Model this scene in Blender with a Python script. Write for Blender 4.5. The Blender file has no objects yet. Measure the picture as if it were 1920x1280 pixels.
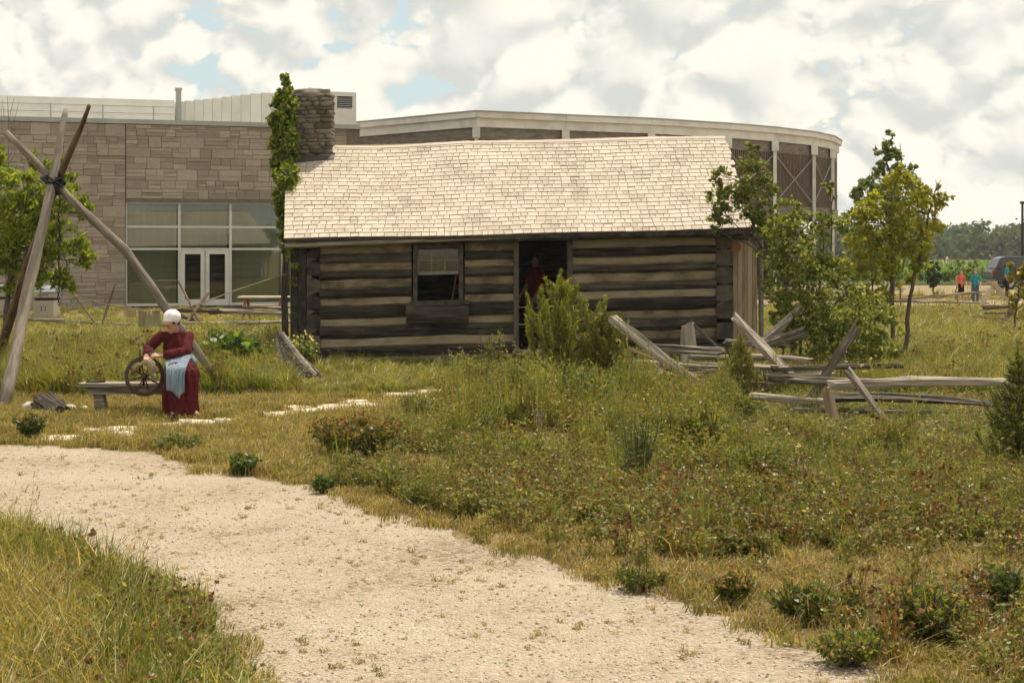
import bpy, bmesh, math, random
import numpy as np
from mathutils import Vector, Matrix, noise as mnoise

random.seed(7)
RNG = np.random.default_rng(7)
R = math.radians
sc = bpy.context.scene
COL = sc.collection

# ---------------------------------------------------------------- camera
F = 3027.0          # focal length in pixels of the 1920 px wide photograph
CX, HY, H = 960.0, 470.0, 2.0
cam_d = bpy.data.cameras.new('camera')
cam_d.sensor_width = 36.0
cam_d.lens = 36.0 * F / 1920.0
cam_d.shift_y = -(640.0 - HY) / 1920.0
cam_d.clip_end = 6000
cam = bpy.data.objects.new('camera', cam_d)
cam.location = (0, 0, H)
cam.rotation_euler = (R(90), 0, 0)
COL.objects.link(cam)
sc.camera = cam

def P(px, py, Y):
    return Vector(((px - CX) / F * Y, Y, H + (HY - py) / F * Y))
def G(px, py):
    Y = H * F / (py - HY)
    return Vector(((px - CX) / F * Y, Y, 0.0))
def px_of(x, y, z=0.0):
    return CX + x / y * F, HY - (z - H) / y * F

# ---------------------------------------------------------------- light
SUN = Vector((0.22, 0.36, 1.0)).normalized()
SUN_EL = math.asin(SUN.z)
SUN_ROT = math.atan2(SUN.x, SUN.y)
world = bpy.data.worlds.new('World')
sc.world = world
world.use_nodes = True
nt = world.node_tree
for n in list(nt.nodes):
    nt.nodes.remove(n)
def wn(t, **kw):
    n = nt.nodes.new(t)
    for k, v in kw.items():
        setattr(n, k, v)
    return n
def wl(a, b):
    nt.links.new(a, b)
w_out = wn('ShaderNodeOutputWorld')
w_bg = wn('ShaderNodeBackground')
w_bg.inputs[1].default_value = 0.1
wl(w_bg.outputs[0], w_out.inputs[0])
w_sky = wn('ShaderNodeTexSky', sky_type='NISHITA')
w_sky.sun_disc = False
w_sky.sun_elevation = SUN_EL
w_sky.sun_rotation = SUN_ROT
w_sky.dust_density = 2.0
w_tc = wn('ShaderNodeTexCoord')
def wmap(scale, loc):
    m = wn('ShaderNodeMapping')
    m.inputs['Scale'].default_value = scale
    m.inputs['Location'].default_value = loc
    wl(w_tc.outputs['Generated'], m.inputs['Vector'])
    return m
def wnoise(vec, scale, detail, rough, dist=0.0):
    n = wn('ShaderNodeTexNoise')
    n.inputs['Scale'].default_value = scale
    n.inputs['Detail'].default_value = detail
    n.inputs['Roughness'].default_value = rough
    n.inputs['Distortion'].default_value = dist
    wl(vec, n.inputs['Vector'])
    return n.outputs['Fac']
def wmath(op, a, b=None, clamp=False):
    n = wn('ShaderNodeMath', operation=op)
    n.use_clamp = clamp
    for i, v in enumerate((a, b)):
        if v is None:
            continue
        if isinstance(v, (int, float)):
            n.inputs[i].default_value = v
        else:
            wl(v, n.inputs[i])
    return n.outputs[0]
def wrange(v, a, b, c=0.0, d=1.0):
    n = wn('ShaderNodeMapRange', interpolation_type='SMOOTHSTEP')
    wl(v, n.inputs[0])
    for i, q in enumerate((a, b, c, d)):
        n.inputs[i + 1].default_value = q
    return n.outputs[0]
def wmix(f, a, b):
    n = wn('ShaderNodeMix', data_type='RGBA')
    if isinstance(f, (int, float)):
        n.inputs[0].default_value = f
    else:
        wl(f, n.inputs[0])
    for i, v in ((6, a), (7, b)):
        if isinstance(v, tuple):
            n.inputs[i].default_value = (*v, 1)
        else:
            wl(v, n.inputs[i])
    return n.outputs[2]
CL = (4.6, 2.2, 2.45)     # which part of the cloud field stands over the place
CS = (1.0, 1.0, 1.25)
DX, DZ = 0.009, 0.022     # shading step towards the sun, up and to the right
m0 = wmap(CS, CL)
m1 = wmap(CS, (CL[0] + DX, CL[1], CL[2] + DZ))
def puff(mm):
    a = wnoise(mm.outputs[0], 7.0, 2.0, 0.5, 0.0)
    n = wn('ShaderNodeTexNoise', noise_type='RIDGED_MULTIFRACTAL')
    n.inputs['Scale'].default_value = 18.0; n.inputs['Detail'].default_value = 7.0
    n.inputs['Roughness'].default_value = 0.72; n.inputs['Lacunarity'].default_value = 2.1
    n.inputs['Offset'].default_value = 0.9; n.inputs['Gain'].default_value = 1.2; n.inputs['Distortion'].default_value = 0.1
    wl(mm.outputs[0], n.inputs['Vector'])
    return wmath('SUBTRACT', a, wmath('MULTIPLY', n.outputs['Fac'], 0.20))
p0, p1 = puff(m0), puff(m1)
w_den = wrange(p0, 0.045, 0.115)
w_lit = wrange(wmath('SUBTRACT', p0, p1), -0.18, 0.12)
w_cloud = wmix(w_lit, (7.1, 7.25, 6.8), (10.5, 10.1, 8.9))
w_blue = wmix(0.75, w_sky.outputs[0], (7.4, 8.7, 8.6))
w_col = wmix(w_den, w_blue, w_cloud)
wl(w_col, w_bg.inputs[0])

sun_d = bpy.data.lights.new('sun', 'SUN')
sun_d.energy = 5.0
sun_d.angle = R(0.53)
sun_d.color = (1.0, 0.90, 0.72)
sun = bpy.data.objects.new('sun', sun_d)
sun.rotation_euler = (-SUN).to_track_quat('-Z', 'Y').to_euler()
sun.location = SUN * 100
COL.objects.link(sun)

sc.view_settings.view_transform = 'Standard'
sc.view_settings.look = 'None'
sc.view_settings.gamma = 1.0
sc.view_settings.exposure = 0.0
sc.render.engine = 'CYCLES'
sc.cycles.max_bounces = 5
sc.cycles.diffuse_bounces = 3
sc.cycles.glossy_bounces = 3
sc.cycles.transmission_bounces = 4
sc.cycles.transparent_max_bounces = 12
sc.cycles.use_denoising = True
sc.cycles.use_adaptive_sampling = True
sc.cycles.adaptive_threshold = 0.03
sc.cycles.use_light_tree = False

# ---------------------------------------------------------------- helpers
def wm(o):
    m = o.matrix_basis.copy()
    if o.parent:
        m = wm(o.parent) @ o.matrix_parent_inverse @ m
    return m
def tag(o, label=None, cat=None, group=None, kind=None):
    if label: o['label'] = label
    if cat: o['category'] = cat
    if group: o['group'] = group
    if kind: o['kind'] = kind
    return o
def setparent(o, par):
    if par is not None:
        o.parent = par
        o.matrix_parent_inverse = wm(par).inverted()
def put(name, me, mat=None, parent=None, mw=None, label=None, cat=None, group=None, kind=None):
    o = bpy.data.objects.new(name, me)
    if mat is not None and not me.materials:
        me.materials.append(mat)
    if mw is not None:
        o.matrix_basis = mw
    COL.objects.link(o)
    setparent(o, parent)
    return tag(o, label, cat, group, kind)
def thing(name, loc, label, cat, group=None):
    o = bpy.data.objects.new(name, None)
    o.empty_display_size = 0.2
    o.location = loc
    COL.objects.link(o)
    return tag(o, label, cat, group)

class MB:
    def __init__(s):
        s.v = []; s.f = []; s.c = []; s.cur = (1, 1, 1)
    def add(s, verts, faces):
        b = len(s.v)
        s.v.extend([tuple(p) for p in verts])
        s.c.extend([s.cur] * len(verts))
        s.f.extend([tuple(i + b for i in f) for f in faces])
    def box(s, lo, hi, m=None):
        x0, y0, z0 = lo; x1, y1, z1 = hi
        vs = [Vector(p) for p in ((x0,y0,z0),(x1,y0,z0),(x1,y1,z0),(x0,y1,z0),(x0,y0,z1),(x1,y0,z1),(x1,y1,z1),(x0,y1,z1))]
        if m is not None:
            vs = [m @ p for p in vs]
        s.add(vs, [(0,3,2,1),(4,5,6,7),(0,1,5,4),(1,2,6,5),(2,3,7,6),(3,0,4,7)])
    def hexa(s, pts):      # 8 points: bottom four counter-clockwise, top four
        s.add(pts, [(0,3,2,1),(4,5,6,7),(0,1,5,4),(1,2,6,5),(2,3,7,6),(3,0,4,7)])
    def tube(s, pts, rad, n=8, cap=True, jit=0.0, ref=None):
        pts = [Vector(p) for p in pts]
        rings = []
        up = Vector(ref) if ref is not None else None
        for i, p in enumerate(pts):
            t = (pts[min(i+1, len(pts)-1)] - pts[max(i-1, 0)])
            if t.length < 1e-9: t = Vector((0,0,1))
            t.normalize()
            if up is None:
                up = Vector((0,0,1)) if abs(t.z) < 0.9 else Vector((1,0,0))
            a = t.cross(up)
            if a.length < 1e-6:
                a = t.orthogonal()
            a.normalize()
            b = a.cross(t).normalized()
            up = b
            r = rad[i] if hasattr(rad, '__len__') else rad
            ring = []
            for k in range(n):
                th = 2*math.pi*k/n
                rr = r * (1 + (random.uniform(-jit, jit) if jit else 0))
                ring.append(p + a*math.cos(th)*rr + b*math.sin(th)*rr)
            rings.append(ring)
        vs = [q for ring in rings for q in ring]
        fs = []
        for i in range(len(rings)-1):
            for k in range(n):
                k2 = (k+1) % n
                fs.append((i*n+k, (i+1)*n+k, (i+1)*n+k2, i*n+k2))
        if cap:
            fs.append(tuple(range(n)))
            fs.append(tuple(reversed(range((len(rings)-1)*n, len(rings)*n))))
        s.add(vs, fs)
    def ball(s, c, r, nu=10, nv=6, jit=0.0, m=None):
        c = Vector(c)
        r = Vector(r) if hasattr(r, '__len__') else Vector((r, r, r))
        vs = [Vector((0,0,-1))]
        for j in range(1, nv):
            ph = -math.pi/2 + math.pi*j/nv
            for i in range(nu):
                th = 2*math.pi*i/nu
                q = Vector((math.cos(ph)*math.cos(th), math.cos(ph)*math.sin(th), math.sin(ph)))
                if jit: q = q*(1+random.uniform(-jit, jit))
                vs.append(q)
        vs.append(Vector((0,0,1)))
        vs = [Vector((q.x*r.x, q.y*r.y, q.z*r.z)) for q in vs]
        if m is not None: vs = [m @ q for q in vs]
        vs = [q + c for q in vs]
        fs = []
        for i in range(nu):
            fs.append((0, 1+(i+1) % nu, 1+i))
            for j in range(nv-2):
                a = 1+j*nu+i; b = 1+j*nu+(i+1) % nu
                fs.append((a, b, b+nu, a+nu))
            fs.append((1+(nv-2)*nu+i, 1+(nv-2)*nu+(i+1) % nu, len(vs)-1))
        s.add(vs, fs)
    def capsule(s, p0, p1, r0, r1, n=10):
        p0 = Vector(p0); p1 = Vector(p1)
        d = p1-p0
        L = d.length or 1e-6
        d = d/L
        pts, rad = [], []
        for a in (-85, -60, -30, 0):
            pts.append(p0 + d*r0*math.sin(R(a))); rad.append(r0*math.cos(R(a)))
        for a in (0, 30, 60, 85):
            pts.append(p1 + d*r1*math.sin(R(a))); rad.append(r1*math.cos(R(a)))
        s.tube(pts, rad, n)
    def mesh(s, name, smooth=False, col=False):
        me = bpy.data.meshes.new(name)
        me.from_pydata(s.v, [], s.f)
        me.update()
        if smooth:
            me.polygons.foreach_set('use_smooth', [True]*len(me.polygons))
        if col:
            a = me.color_attributes.new('Col', 'FLOAT_COLOR', 'POINT')
            a.data.foreach_set('color', np.array([(*c, 1) for c in s.c], dtype=np.float32).ravel())
        return me
    def build(s, name, mat, parent=None, smooth=False, col=False, **kw):
        return put(name, s.mesh(name, smooth, col), mat, parent, **kw)

def quad_mesh(name, V, C=None, smooth=False):
    """V: (n,4,3) quads, C: (n,3) colours"""
    V = np.asarray(V, dtype=np.float32)
    n = len(V)
    me = bpy.data.meshes.new(name)
    me.vertices.add(n*4); me.loops.add(n*4); me.polygons.add(n)
    me.vertices.foreach_set('co', V.reshape(-1))
    me.loops.foreach_set('vertex_index', np.arange(n*4, dtype=np.int32))
    me.polygons.foreach_set('loop_start', np.arange(0, n*4, 4, dtype=np.int32))
    if C is not None:
        a = me.color_attributes.new('Col', 'FLOAT_COLOR', 'POINT')
        cc = np.ones((n, 4, 4), dtype=np.float32)
        cc[:, :, :3] = np.asarray(C)[:, None, :]
        a.data.foreach_set('color', cc.ravel())
    me.update()
    me.validate()
    return me

def chamfer_box(name, ch=0.06, jit=0.0):
    bm = bmesh.new()
    bmesh.ops.create_cube(bm, size=1.0)
    bmesh.ops.bevel(bm, geom=bm.edges[:], offset=ch, segments=1, affect='EDGES', profile=0.5)
    if jit:
        for v in bm.verts:
            v.co += Vector([random.uniform(-jit, jit) for _ in range(3)])
    me = bpy.data.meshes.new(name)
    bm.to_mesh(me); bm.free()
    return me

def frame(p0, p1, roll=0.0):
    """matrix whose X axis runs from p0 to p1, origin at p0"""
    x = (Vector(p1)-Vector(p0)).normalized()
    up = Vector((0, 0, 1)) if abs(x.z) < 0.95 else Vector((0, 1, 0))
    y = up.cross(x).normalized()
    z = x.cross(y)
    m = Matrix((x, y, z)).transposed().to_4x4()
    m.translation = Vector(p0)
    return m @ Matrix.Rotation(roll, 4, 'X')

def lerp(a, b, t):
    return a+(b-a)*t

# ---------------------------------------------------------------- materials
def new_mat(name):
    m = bpy.data.materials.new(name)
    m.use_nodes = True
    t = m.node_tree
    for n in list(t.nodes): t.nodes.remove(n)
    out = t.nodes.new('ShaderNodeOutputMaterial')
    return m, t, out
def mk(t, typ, **kw):
    n = t.nodes.new(typ)
    for k, v in kw.items(): setattr(n, k, v)
    return n
def mmath(t, op, a, b):
    n = mk(t, 'ShaderNodeMath', operation=op)
    for i, v in enumerate((a, b)):
        if isinstance(v, (int, float)): n.inputs[i].default_value = v
        else: t.links.new(v, n.inputs[i])
    return n.outputs[0]
def ramp(t, fac, cols):
    n = mk(t, 'ShaderNodeValToRGB')
    cr = n.color_ramp
    while len(cr.elements) < len(cols): cr.elements.new(0.5)
    for i, (p, c) in enumerate(cols):
        cr.elements[i].position = p
        cr.elements[i].color = (*c, 1)
    t.links.new(fac, n.inputs[0])
    return n.outputs[0]
def surf(name, cols, scale=6.0, stretch=(1, 1, 1), detail=6.0, rough=0.8, bump=0.3, bscale=None, rnd=None, ramt=0.35,
         metal=0.0, spec=0.3, coord='Object', nrough=0.6, bdist=0.02, lo=0.3, hi=0.7, patch=None):
    """noise driven colour ramp with bump; rnd: 'object' or 'attr' gives each piece its own tone"""
    m, t, out = new_mat(name)
    b = mk(t, 'ShaderNodeBsdfPrincipled')
    b.inputs['Roughness'].default_value = rough
    b.inputs['Metallic'].default_value = metal
    b.inputs['Specular IOR Level'].default_value = spec
    t.links.new(b.outputs[0], out.inputs[0])
    tc = mk(t, 'ShaderNodeTexCoord')
    mp = mk(t, 'ShaderNodeMapping')
    mp.inputs['Scale'].default_value = stretch
    src = tc.outputs[coord]
    rv = None
    if rnd == 'object':
        oi = mk(t, 'ShaderNodeObjectInfo')
        rv = oi.outputs['Random']
    elif rnd == 'attr':
        at = mk(t, 'ShaderNodeAttribute', attribute_name='Col')
        sep = mk(t, 'ShaderNodeSeparateColor')
        t.links.new(at.outputs['Color'], sep.inputs[0])
        rv = sep.outputs[0]
    t.links.new(src, mp.inputs[0])
    vec = mp.outputs[0]
    if rv is not None:
        ad = mk(t, 'ShaderNodeVectorMath', operation='ADD')
        cb = mk(t, 'ShaderNodeCombineXYZ')
        k = mmath(t, 'MULTIPLY', rv, 37.0)
        for i in range(3): t.links.new(k, cb.inputs[i])
        t.links.new(vec, ad.inputs[0]); t.links.new(cb.outputs[0], ad.inputs[1])
        vec = ad.outputs[0]
    nz = mk(t, 'ShaderNodeTexNoise')
    nz.inputs['Scale'].default_value = scale
    nz.inputs['Detail'].default_value = detail
    nz.inputs['Roughness'].default_value = nrough
    t.links.new(vec, nz.inputs['Vector'])
    fac = nz.outputs['Fac']
    if patch:
        n2 = mk(t, 'ShaderNodeTexNoise')
        n2.inputs['Scale'].default_value = patch
        n2.inputs['Detail'].default_value = 4
        n2.inputs['Roughness'].default_value = .65
        ge = mk(t, 'ShaderNodeNewGeometry')
        t.links.new(ge.outputs['Position'], n2.inputs['Vector'])
        fac = mmath(t, 'ADD', mmath(t, 'MULTIPLY', fac, 0.6), mmath(t, 'MULTIPLY', n2.outputs['Fac'], 0.4))
    if rv is not None:
        fac = mmath(t, 'ADD', fac, mmath(t, 'MULTIPLY', mmath(t, 'SUBTRACT', rv, 0.5), ramt))
    n = len(cols)
    c = ramp(t, fac, [(lerp(lo, hi, i/(n-1)), q) for i, q in enumerate(cols)])
    t.links.new(c, b.inputs['Base Color'])
    if bump:
        nb = mk(t, 'ShaderNodeTexNoise')
        nb.inputs['Scale'].default_value = bscale or scale*3
        nb.inputs['Detail'].default_value = 5
        t.links.new(vec, nb.inputs['Vector'])
        bp = mk(t, 'ShaderNodeBump')
        bp.inputs['Strength'].default_value = bump
        bp.inputs['Distance'].default_value = bdist
        t.links.new(nb.outputs['Fac'], bp.inputs['Height'])
        t.links.new(bp.outputs[0], b.inputs['Normal'])
    return m
def leafmat(name, trans=0.4, rough=0.55, var=0.35, spec=0.25, hue=(1.25, 1.15, 0.5)):
    """colour from the leaf's own attribute, light shines through"""
    m, t, out = new_mat(name)
    at = mk(t, 'ShaderNodeAttribute', attribute_name='Col')
    oi = mk(t, 'ShaderNodeObjectInfo')
    k = mmath(t, 'ADD', mmath(t, 'MULTIPLY', oi.outputs['Random'], var), 1.0-var/2)
    mul = mk(t, 'ShaderNodeVectorMath', operation='SCALE')
    t.links.new(at.outputs['Color'], mul.inputs[0]); t.links.new(k, mul.inputs['Scale'])
    b = mk(t, 'ShaderNodeBsdfPrincipled')
    b.inputs['Roughness'].default_value = rough
    b.inputs['Specular IOR Level'].default_value = spec
    t.links.new(mul.outputs[0], b.inputs['Base Color'])
    tr = mk(t, 'ShaderNodeBsdfTranslucent')
    m2 = mk(t, 'ShaderNodeVectorMath', operation='MULTIPLY')
    m2.inputs[1].default_value = hue
    t.links.new(mul.outputs[0], m2.inputs[0])
    t.links.new(m2.outputs[0], tr.inputs[0])
    mx = mk(t, 'ShaderNodeMixShader')
    mx.inputs[0].default_value = trans
    t.links.new(b.outputs[0], mx.inputs[1]); t.links.new(tr.outputs[0], mx.inputs[2])
    t.links.new(mx.outputs[0], out.inputs[0])
    return m
def plain(name, c, rough=0.6, metal=0.0, spec=0.4, bump=0.0, var=0.15, scale=8.0):
    lo = tuple(x*(1-var) for x in c); hi = tuple(min(1, x*(1+var)) for x in c)
    return surf(name, [lo, hi], scale=scale, rough=rough, metal=metal, spec=spec, bump=bump)
def glassmat(name, tint=(0.8, 0.9, 0.85), refl=1.0, rough=0.02, ior=1.5):
    m, t, out = new_mat(name)
    tr = mk(t, 'ShaderNodeBsdfTransparent'); tr.inputs[0].default_value = (*tint, 1)
    gl = mk(t, 'ShaderNodeBsdfGlossy'); gl.inputs['Roughness'].default_value = rough
    gl.inputs[0].default_value = (refl, refl, refl, 1)
    fr = mk(t, 'ShaderNodeFresnel'); fr.inputs[0].default_value = ior
    mx = mk(t, 'ShaderNodeMixShader')
    t.links.new(fr.outputs[0], mx.inputs[0])
    t.links.new(tr.outputs[0], mx.inputs[1]); t.links.new(gl.outputs[0], mx.inputs[2])
    t.links.new(mx.outputs[0], out.inputs[0])
    return m

M = {}
M['wood'] = surf('weathered_wood', [(.075,.06,.047), (.20,.168,.132), (.38,.325,.26)], scale=2.0, stretch=(1, 20, 20), bump=1.0, bscale=2.4, bdist=0.022, rnd='object', rough=0.85, lo=.34, hi=.66)
M['pole'] = surf('grey_pole_wood', [(.06,.05,.038), (.15,.125,.098), (.26,.22,.175)], scale=2.0, stretch=(1, 12, 12), bump=0.7, bscale=3.0, bdist=0.012, rnd='object', rough=0.85)
M['wood_brown'] = surf('brown_weathered_wood', [(.08,.05,.03), (.17,.11,.07), (.27,.20,.14)], scale=2.0, stretch=(1, 12, 12), bump=0.5, rnd='object', rough=0.85)
M['log'] = surf('dark_hewn_log', [(.017,.014,.010), (.046,.038,.028), (.105,.09,.067)], scale=1.3, stretch=(1, 13, 13), bump=1.0, bscale=2.4, bdist=0.035, patch=2.2, lo=.36, hi=.64, rnd='object', rough=0.9, ramt=0.2)
M['chink'] = surf('clay_chinking', [(.10,.078,.046), (.23,.178,.108), (.31,.25,.16)], scale=3.0, stretch=(1, 3, 3), bump=0.9, rnd='object', rough=0.95, ramt=0.2, patch=2.5, lo=.36, hi=.64)
M['board'] = surf('pale_boards', [(.24,.17,.10), (.42,.32,.20), (.50,.40,.27)], scale=2.0, stretch=(10, 10, 1), bump=0.4, rnd='object', rough=0.85)
SH = [(.34,.285,.225), (.465,.395,.32), (.515,.445,.365), (.57,.50,.415)]
M['shingle'] = surf('cedar_shingle', SH, scale=5.0, stretch=(9, 1.2, 9), bump=0.5, rnd='object', rough=0.8, ramt=0.16, bdist=0.006, patch=1.1, lo=.36, hi=.64)
M['shingle_j'] = surf('cedar_shingle_rows', SH, scale=5.0, stretch=(9, 1.2, 9), bump=0.5, rnd='attr', rough=0.8, ramt=0.16, bdist=0.006, patch=1.1, lo=.36, hi=.64)
M['dark_wood'] = surf('dark_old_wood', [(.02,.017,.013), (.055,.045,.035), (.10,.085,.065)], scale=2.5, stretch=(3, 3, 3), bump=0.4, rough=0.9, rnd='object')
CS_ = [(.10,.085,.066), (.165,.145,.115), (.235,.21,.17), (.20,.165,.125)]
M['rubble'] = surf('chimney_fieldstone', CS_, scale=7, bump=0.7, rnd='object', rough=0.9, ramt=0.6, bdist=0.015)
M['mortar'] = surf('lime_mortar', [(.16,.14,.11), (.30,.265,.215)], scale=9, bump=0.7, rough=0.95)
ST = [(.245,.20,.155), (.295,.245,.195), (.33,.28,.225), (.39,.335,.27)]
M['ashlar'] = surf('wall_limestone', ST, scale=3.5, stretch=(1, 1, 3), bump=0.4, rnd='object', rough=0.9, ramt=0.3, patch=.45, lo=.35, hi=.65)
M['ashlar_j'] = surf('wall_limestone_courses', ST, scale=3.5, stretch=(1, 1, 3), bump=0.4, rnd='attr', rough=0.9, ramt=0.3, patch=.45, lo=.35, hi=.65)
M['joint'] = surf('wall_joint_mortar', [(.13,.10,.08), (.19,.155,.125)], scale=9, bump=0.3, rough=0.95)
M['white_metal'] = surf('white_metal_cladding', [(.62,.585,.52), (.72,.69,.62)], scale=1.5, bump=0.0, rough=0.55, rnd='object', ramt=0.25)
M['coping'] = surf('grey_metal_coping', [(.30,.31,.29), (.38,.39,.36)], scale=2, bump=0.0, rough=0.5)
M['alu'] = surf('aluminium_frame', [(.50,.50,.47), (.60,.60,.56)], scale=3, bump=0.0, rough=0.45)
M['cream'] = surf('cream_painted_fascia', [(.52,.50,.46), (.66,.635,.585), (.72,.70,.65)], scale=1.2, bump=0.05, rough=0.6, rnd='object', ramt=0.2)
M['drum_stone'] = surf('drum_dark_stone', [(.12,.10,.085), (.19,.16,.135), (.25,.215,.18)], scale=2.5, stretch=(1,1,3), bump=0.4, rough=0.95)
M['slat'] = surf('brown_timber_slat', [(.10,.07,.05), (.19,.135,.10)], scale=4, stretch=(3,3,1), bump=0.2, rough=0.85)
M['reflection_panel'] = surf('grey_green_reflection', [(.36,.355,.29), (.43,.425,.35)], scale=2, stretch=(8,8,.4), bump=0.0, rough=0.9)  # the glass's grey-green reflection, put into the colour of panels
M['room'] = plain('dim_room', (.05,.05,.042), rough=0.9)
M['glass'] = glassmat('window_glass', (.86,.89,.83), 1.0, 0.02, 1.75)
M['oldglass'] = glassmat('old_window_glass', (.8,.85,.8), 1.0, 0.05, 1.6)
M['white_paint'] = surf('chalky_white_paint', [(.13,.125,.10), (.22,.21,.175)], scale=9, bump=0.2, rough=0.8)
M['rope'] = plain('hemp_rope', (.22,.17,.11), rough=0.95)
M['black_iron'] = plain('black_iron', (.025,.023,.022), rough=0.6, metal=0.6)
M['limestone'] = surf('pale_limestone_slab', [(.36,.30,.21), (.52,.45,.345), (.60,.53,.42)], scale=5, bump=0.5, rough=0.9, rnd='object', ramt=0.25)
M['boulder'] = surf('grey_boulder', [(.22,.19,.15), (.42,.37,.31), (.55,.50,.43)], scale=5, bump=0.7, rough=0.9, rnd='object')
M['bark'] = surf('tree_bark', [(.045,.035,.025), (.10,.08,.06), (.16,.135,.105)], scale=6, stretch=(4,4,1), bump=0.7, rough=0.95)
M['bark_red'] = surf('reddish_stem', [(.07,.03,.02), (.14,.07,.045)], scale=9, bump=0.3, rough=0.8)
M['bark_grey'] = surf('grey_dead_wood', [(.14,.12,.10), (.24,.21,.18)], scale=9, bump=0.3, rough=0.9)
M['leaf'] = leafmat('leaf', 0.58, 0.42, spec=.5, hue=(1.3, 1.25, .6))
M['needle'] = leafmat('needle', 0.3, 0.55)
M['meadow'] = leafmat('meadow_blade', 0.5, 0.45, 0.5, spec=.5)
M['wood_far'] = leafmat('distant_leaf', 0.25, 0.8)
M['soil'] = None

# ================================================================ SETTING
from mathutils.geometry import tessellate_polygon
def sheet(name, pts, z, mat, jag=0.0, step=0.25, label=None, **kw):
    """flat polygon with ragged edges"""
    out = []
    n = len(pts)
    for i in range(n):
        a = Vector(pts[i]).to_3d(); b = Vector(pts[(i+1) % n]).to_3d()
        a.z = b.z = 0
        k = max(1, int((b-a).length/step)) if jag else 1
        k = min(k, 160)
        nrm = Vector((-(b-a).y, (b-a).x, 0)).normalized() if (b-a).length else Vector((0,0,0))
        for j in range(k):
            q = a.lerp(b, j/k)
            if jag:
                q = q + nrm*(mnoise.noise(q*1.7)*jag*1.2 + mnoise.noise(q*6.0+Vector((9,3,1)))*jag*0.8)
            out.append(Vector((q.x, q.y, z)))
    tris = tessellate_polygon([out])
    me = bpy.data.meshes.new(name)
    fs = []
    for t in tris:
        a, b, c = (out[i] for i in t)
        if (b-a).cross(c-a).z < 0: t = (t[0], t[2], t[1])
        fs.append(tuple(t))
    me.from_pydata([tuple(p) for p in out], [], fs)
    me.update()
    return put(name, me, mat, kind='structure', **kw)

def ground_mat():
    m, t, out = new_mat('dry_meadow_soil')
    b = mk(t, 'ShaderNodeBsdfPrincipled'); b.inputs['Roughness'].default_value = 0.95
    b.inputs['Specular IOR Level'].default_value = 0.1
    t.links.new(b.outputs[0], out.inputs[0])
    tc = mk(t, 'ShaderNodeTexCoord')
    def nz(s, d=6, r=.6):
        n = mk(t, 'ShaderNodeTexNoise')
        n.inputs['Scale'].default_value = s; n.inputs['Detail'].default_value = d; n.inputs['Roughness'].default_value = r
        t.links.new(tc.outputs['Object'], n.inputs['Vector'])
        return n.outputs['Fac']
    f = mmath(t, 'ADD', mmath(t, 'MULTIPLY', nz(.55, 4), .5), mmath(t, 'MULTIPLY', nz(14, 8, .75), .5))
    c = ramp(t, f, [(.36, (.075,.075,.028)), (.46, (.17,.13,.06)), (.54, (.27,.20,.10)), (.64, (.34,.26,.145))])
    t.links.new(c, b.inputs['Base Color'])
    bp = mk(t, 'ShaderNodeBump'); bp.inputs['Strength'].default_value = .8; bp.inputs['Distance'].default_value = .04
    t.links.new(nz(22, 6, .7), bp.inputs['Height']); t.links.new(bp.outputs[0], b.inputs['Normal'])
    return m
M['soil'] = ground_mat()
me = bpy.data.meshes.new('ground')
S = 1500.0
me.from_pydata([(-S,-S,0),(S,-S,0),(S,S,0),(-S,S,0)], [], [(0,1,2,3)])
put('ground', me, M['soil'], kind='structure')

def gravel_mat():
    m, t, out = new_mat('crushed_limestone')
    b = mk(t, 'ShaderNodeBsdfPrincipled'); b.inputs['Roughness'].default_value = 0.95
    b.inputs['Specular IOR Level'].default_value = 0.1
    t.links.new(b.outputs[0], out.inputs[0])
    tc = mk(t, 'ShaderNodeTexCoord')
    vo = mk(t, 'ShaderNodeTexVoronoi'); vo.inputs['Scale'].default_value = 42
    t.links.new(tc.outputs['Object'], vo.inputs['Vector'])
    vo2 = mk(t, 'ShaderNodeTexVoronoi'); vo2.inputs['Scale'].default_value = 95
    t.links.new(tc.outputs['Object'], vo2.inputs['Vector'])
    n = mk(t, 'ShaderNodeTexNoise'); n.inputs['Scale'].default_value = .8; n.inputs['Detail'].default_value = 9; n.inputs['Roughness'].default_value = .68
    t.links.new(tc.outputs['Object'], n.inputs['Vector'])
    sp = mk(t, 'ShaderNodeSeparateColor'); t.links.new(vo.outputs['Color'], sp.inputs[0])
    f = mmath(t, 'ADD', mmath(t, 'MULTIPLY', n.outputs['Fac'], .75), mmath(t, 'MULTIPLY', sp.outputs[0], .25))
    c = ramp(t, f, [(.32, (.27,.20,.135)), (.43, (.43,.345,.255)), (.56, (.49,.41,.315)), (.75, (.55,.48,.385))])
    t.links.new(c, b.inputs['Base Color'])
    h = mmath(t, 'ADD', vo.outputs['Distance'], mmath(t, 'MULTIPLY', vo2.outputs['Distance'], .5))
    bp = mk(t, 'ShaderNodeBump'); bp.inputs['Strength'].default_value = .85; bp.inputs['Distance'].default_value = .03
    bp.invert = True
    t.links.new(h, bp.inputs['Height']); t.links.new(bp.outputs[0], b.inputs['Normal'])
    return m
M['gravel'] = gravel_mat()
PATH_UP = [(-420,838),(0,834),(130,836),(280,848),(420,888),(560,908),(640,932),(760,968),(860,1003),(990,1048),(1130,1083),(1260,1123),(1400,1173),(1560,1228),(1740,1290),(2000,1420)]
PATH_LO = [(560,1900),(500,1400),(452,1285),(430,1225),(380,1170),(310,1120),(210,1075),(100,1035),(0,1010),(-420,970)]
path_poly = [G(*p) for p in PATH_UP] + [Vector((3.2, 3.2, 0))] + [G(*p) for p in PATH_LO]
sheet('gravel_path', path_poly, 0.006, M['gravel'], jag=0.16, step=0.12)
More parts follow.
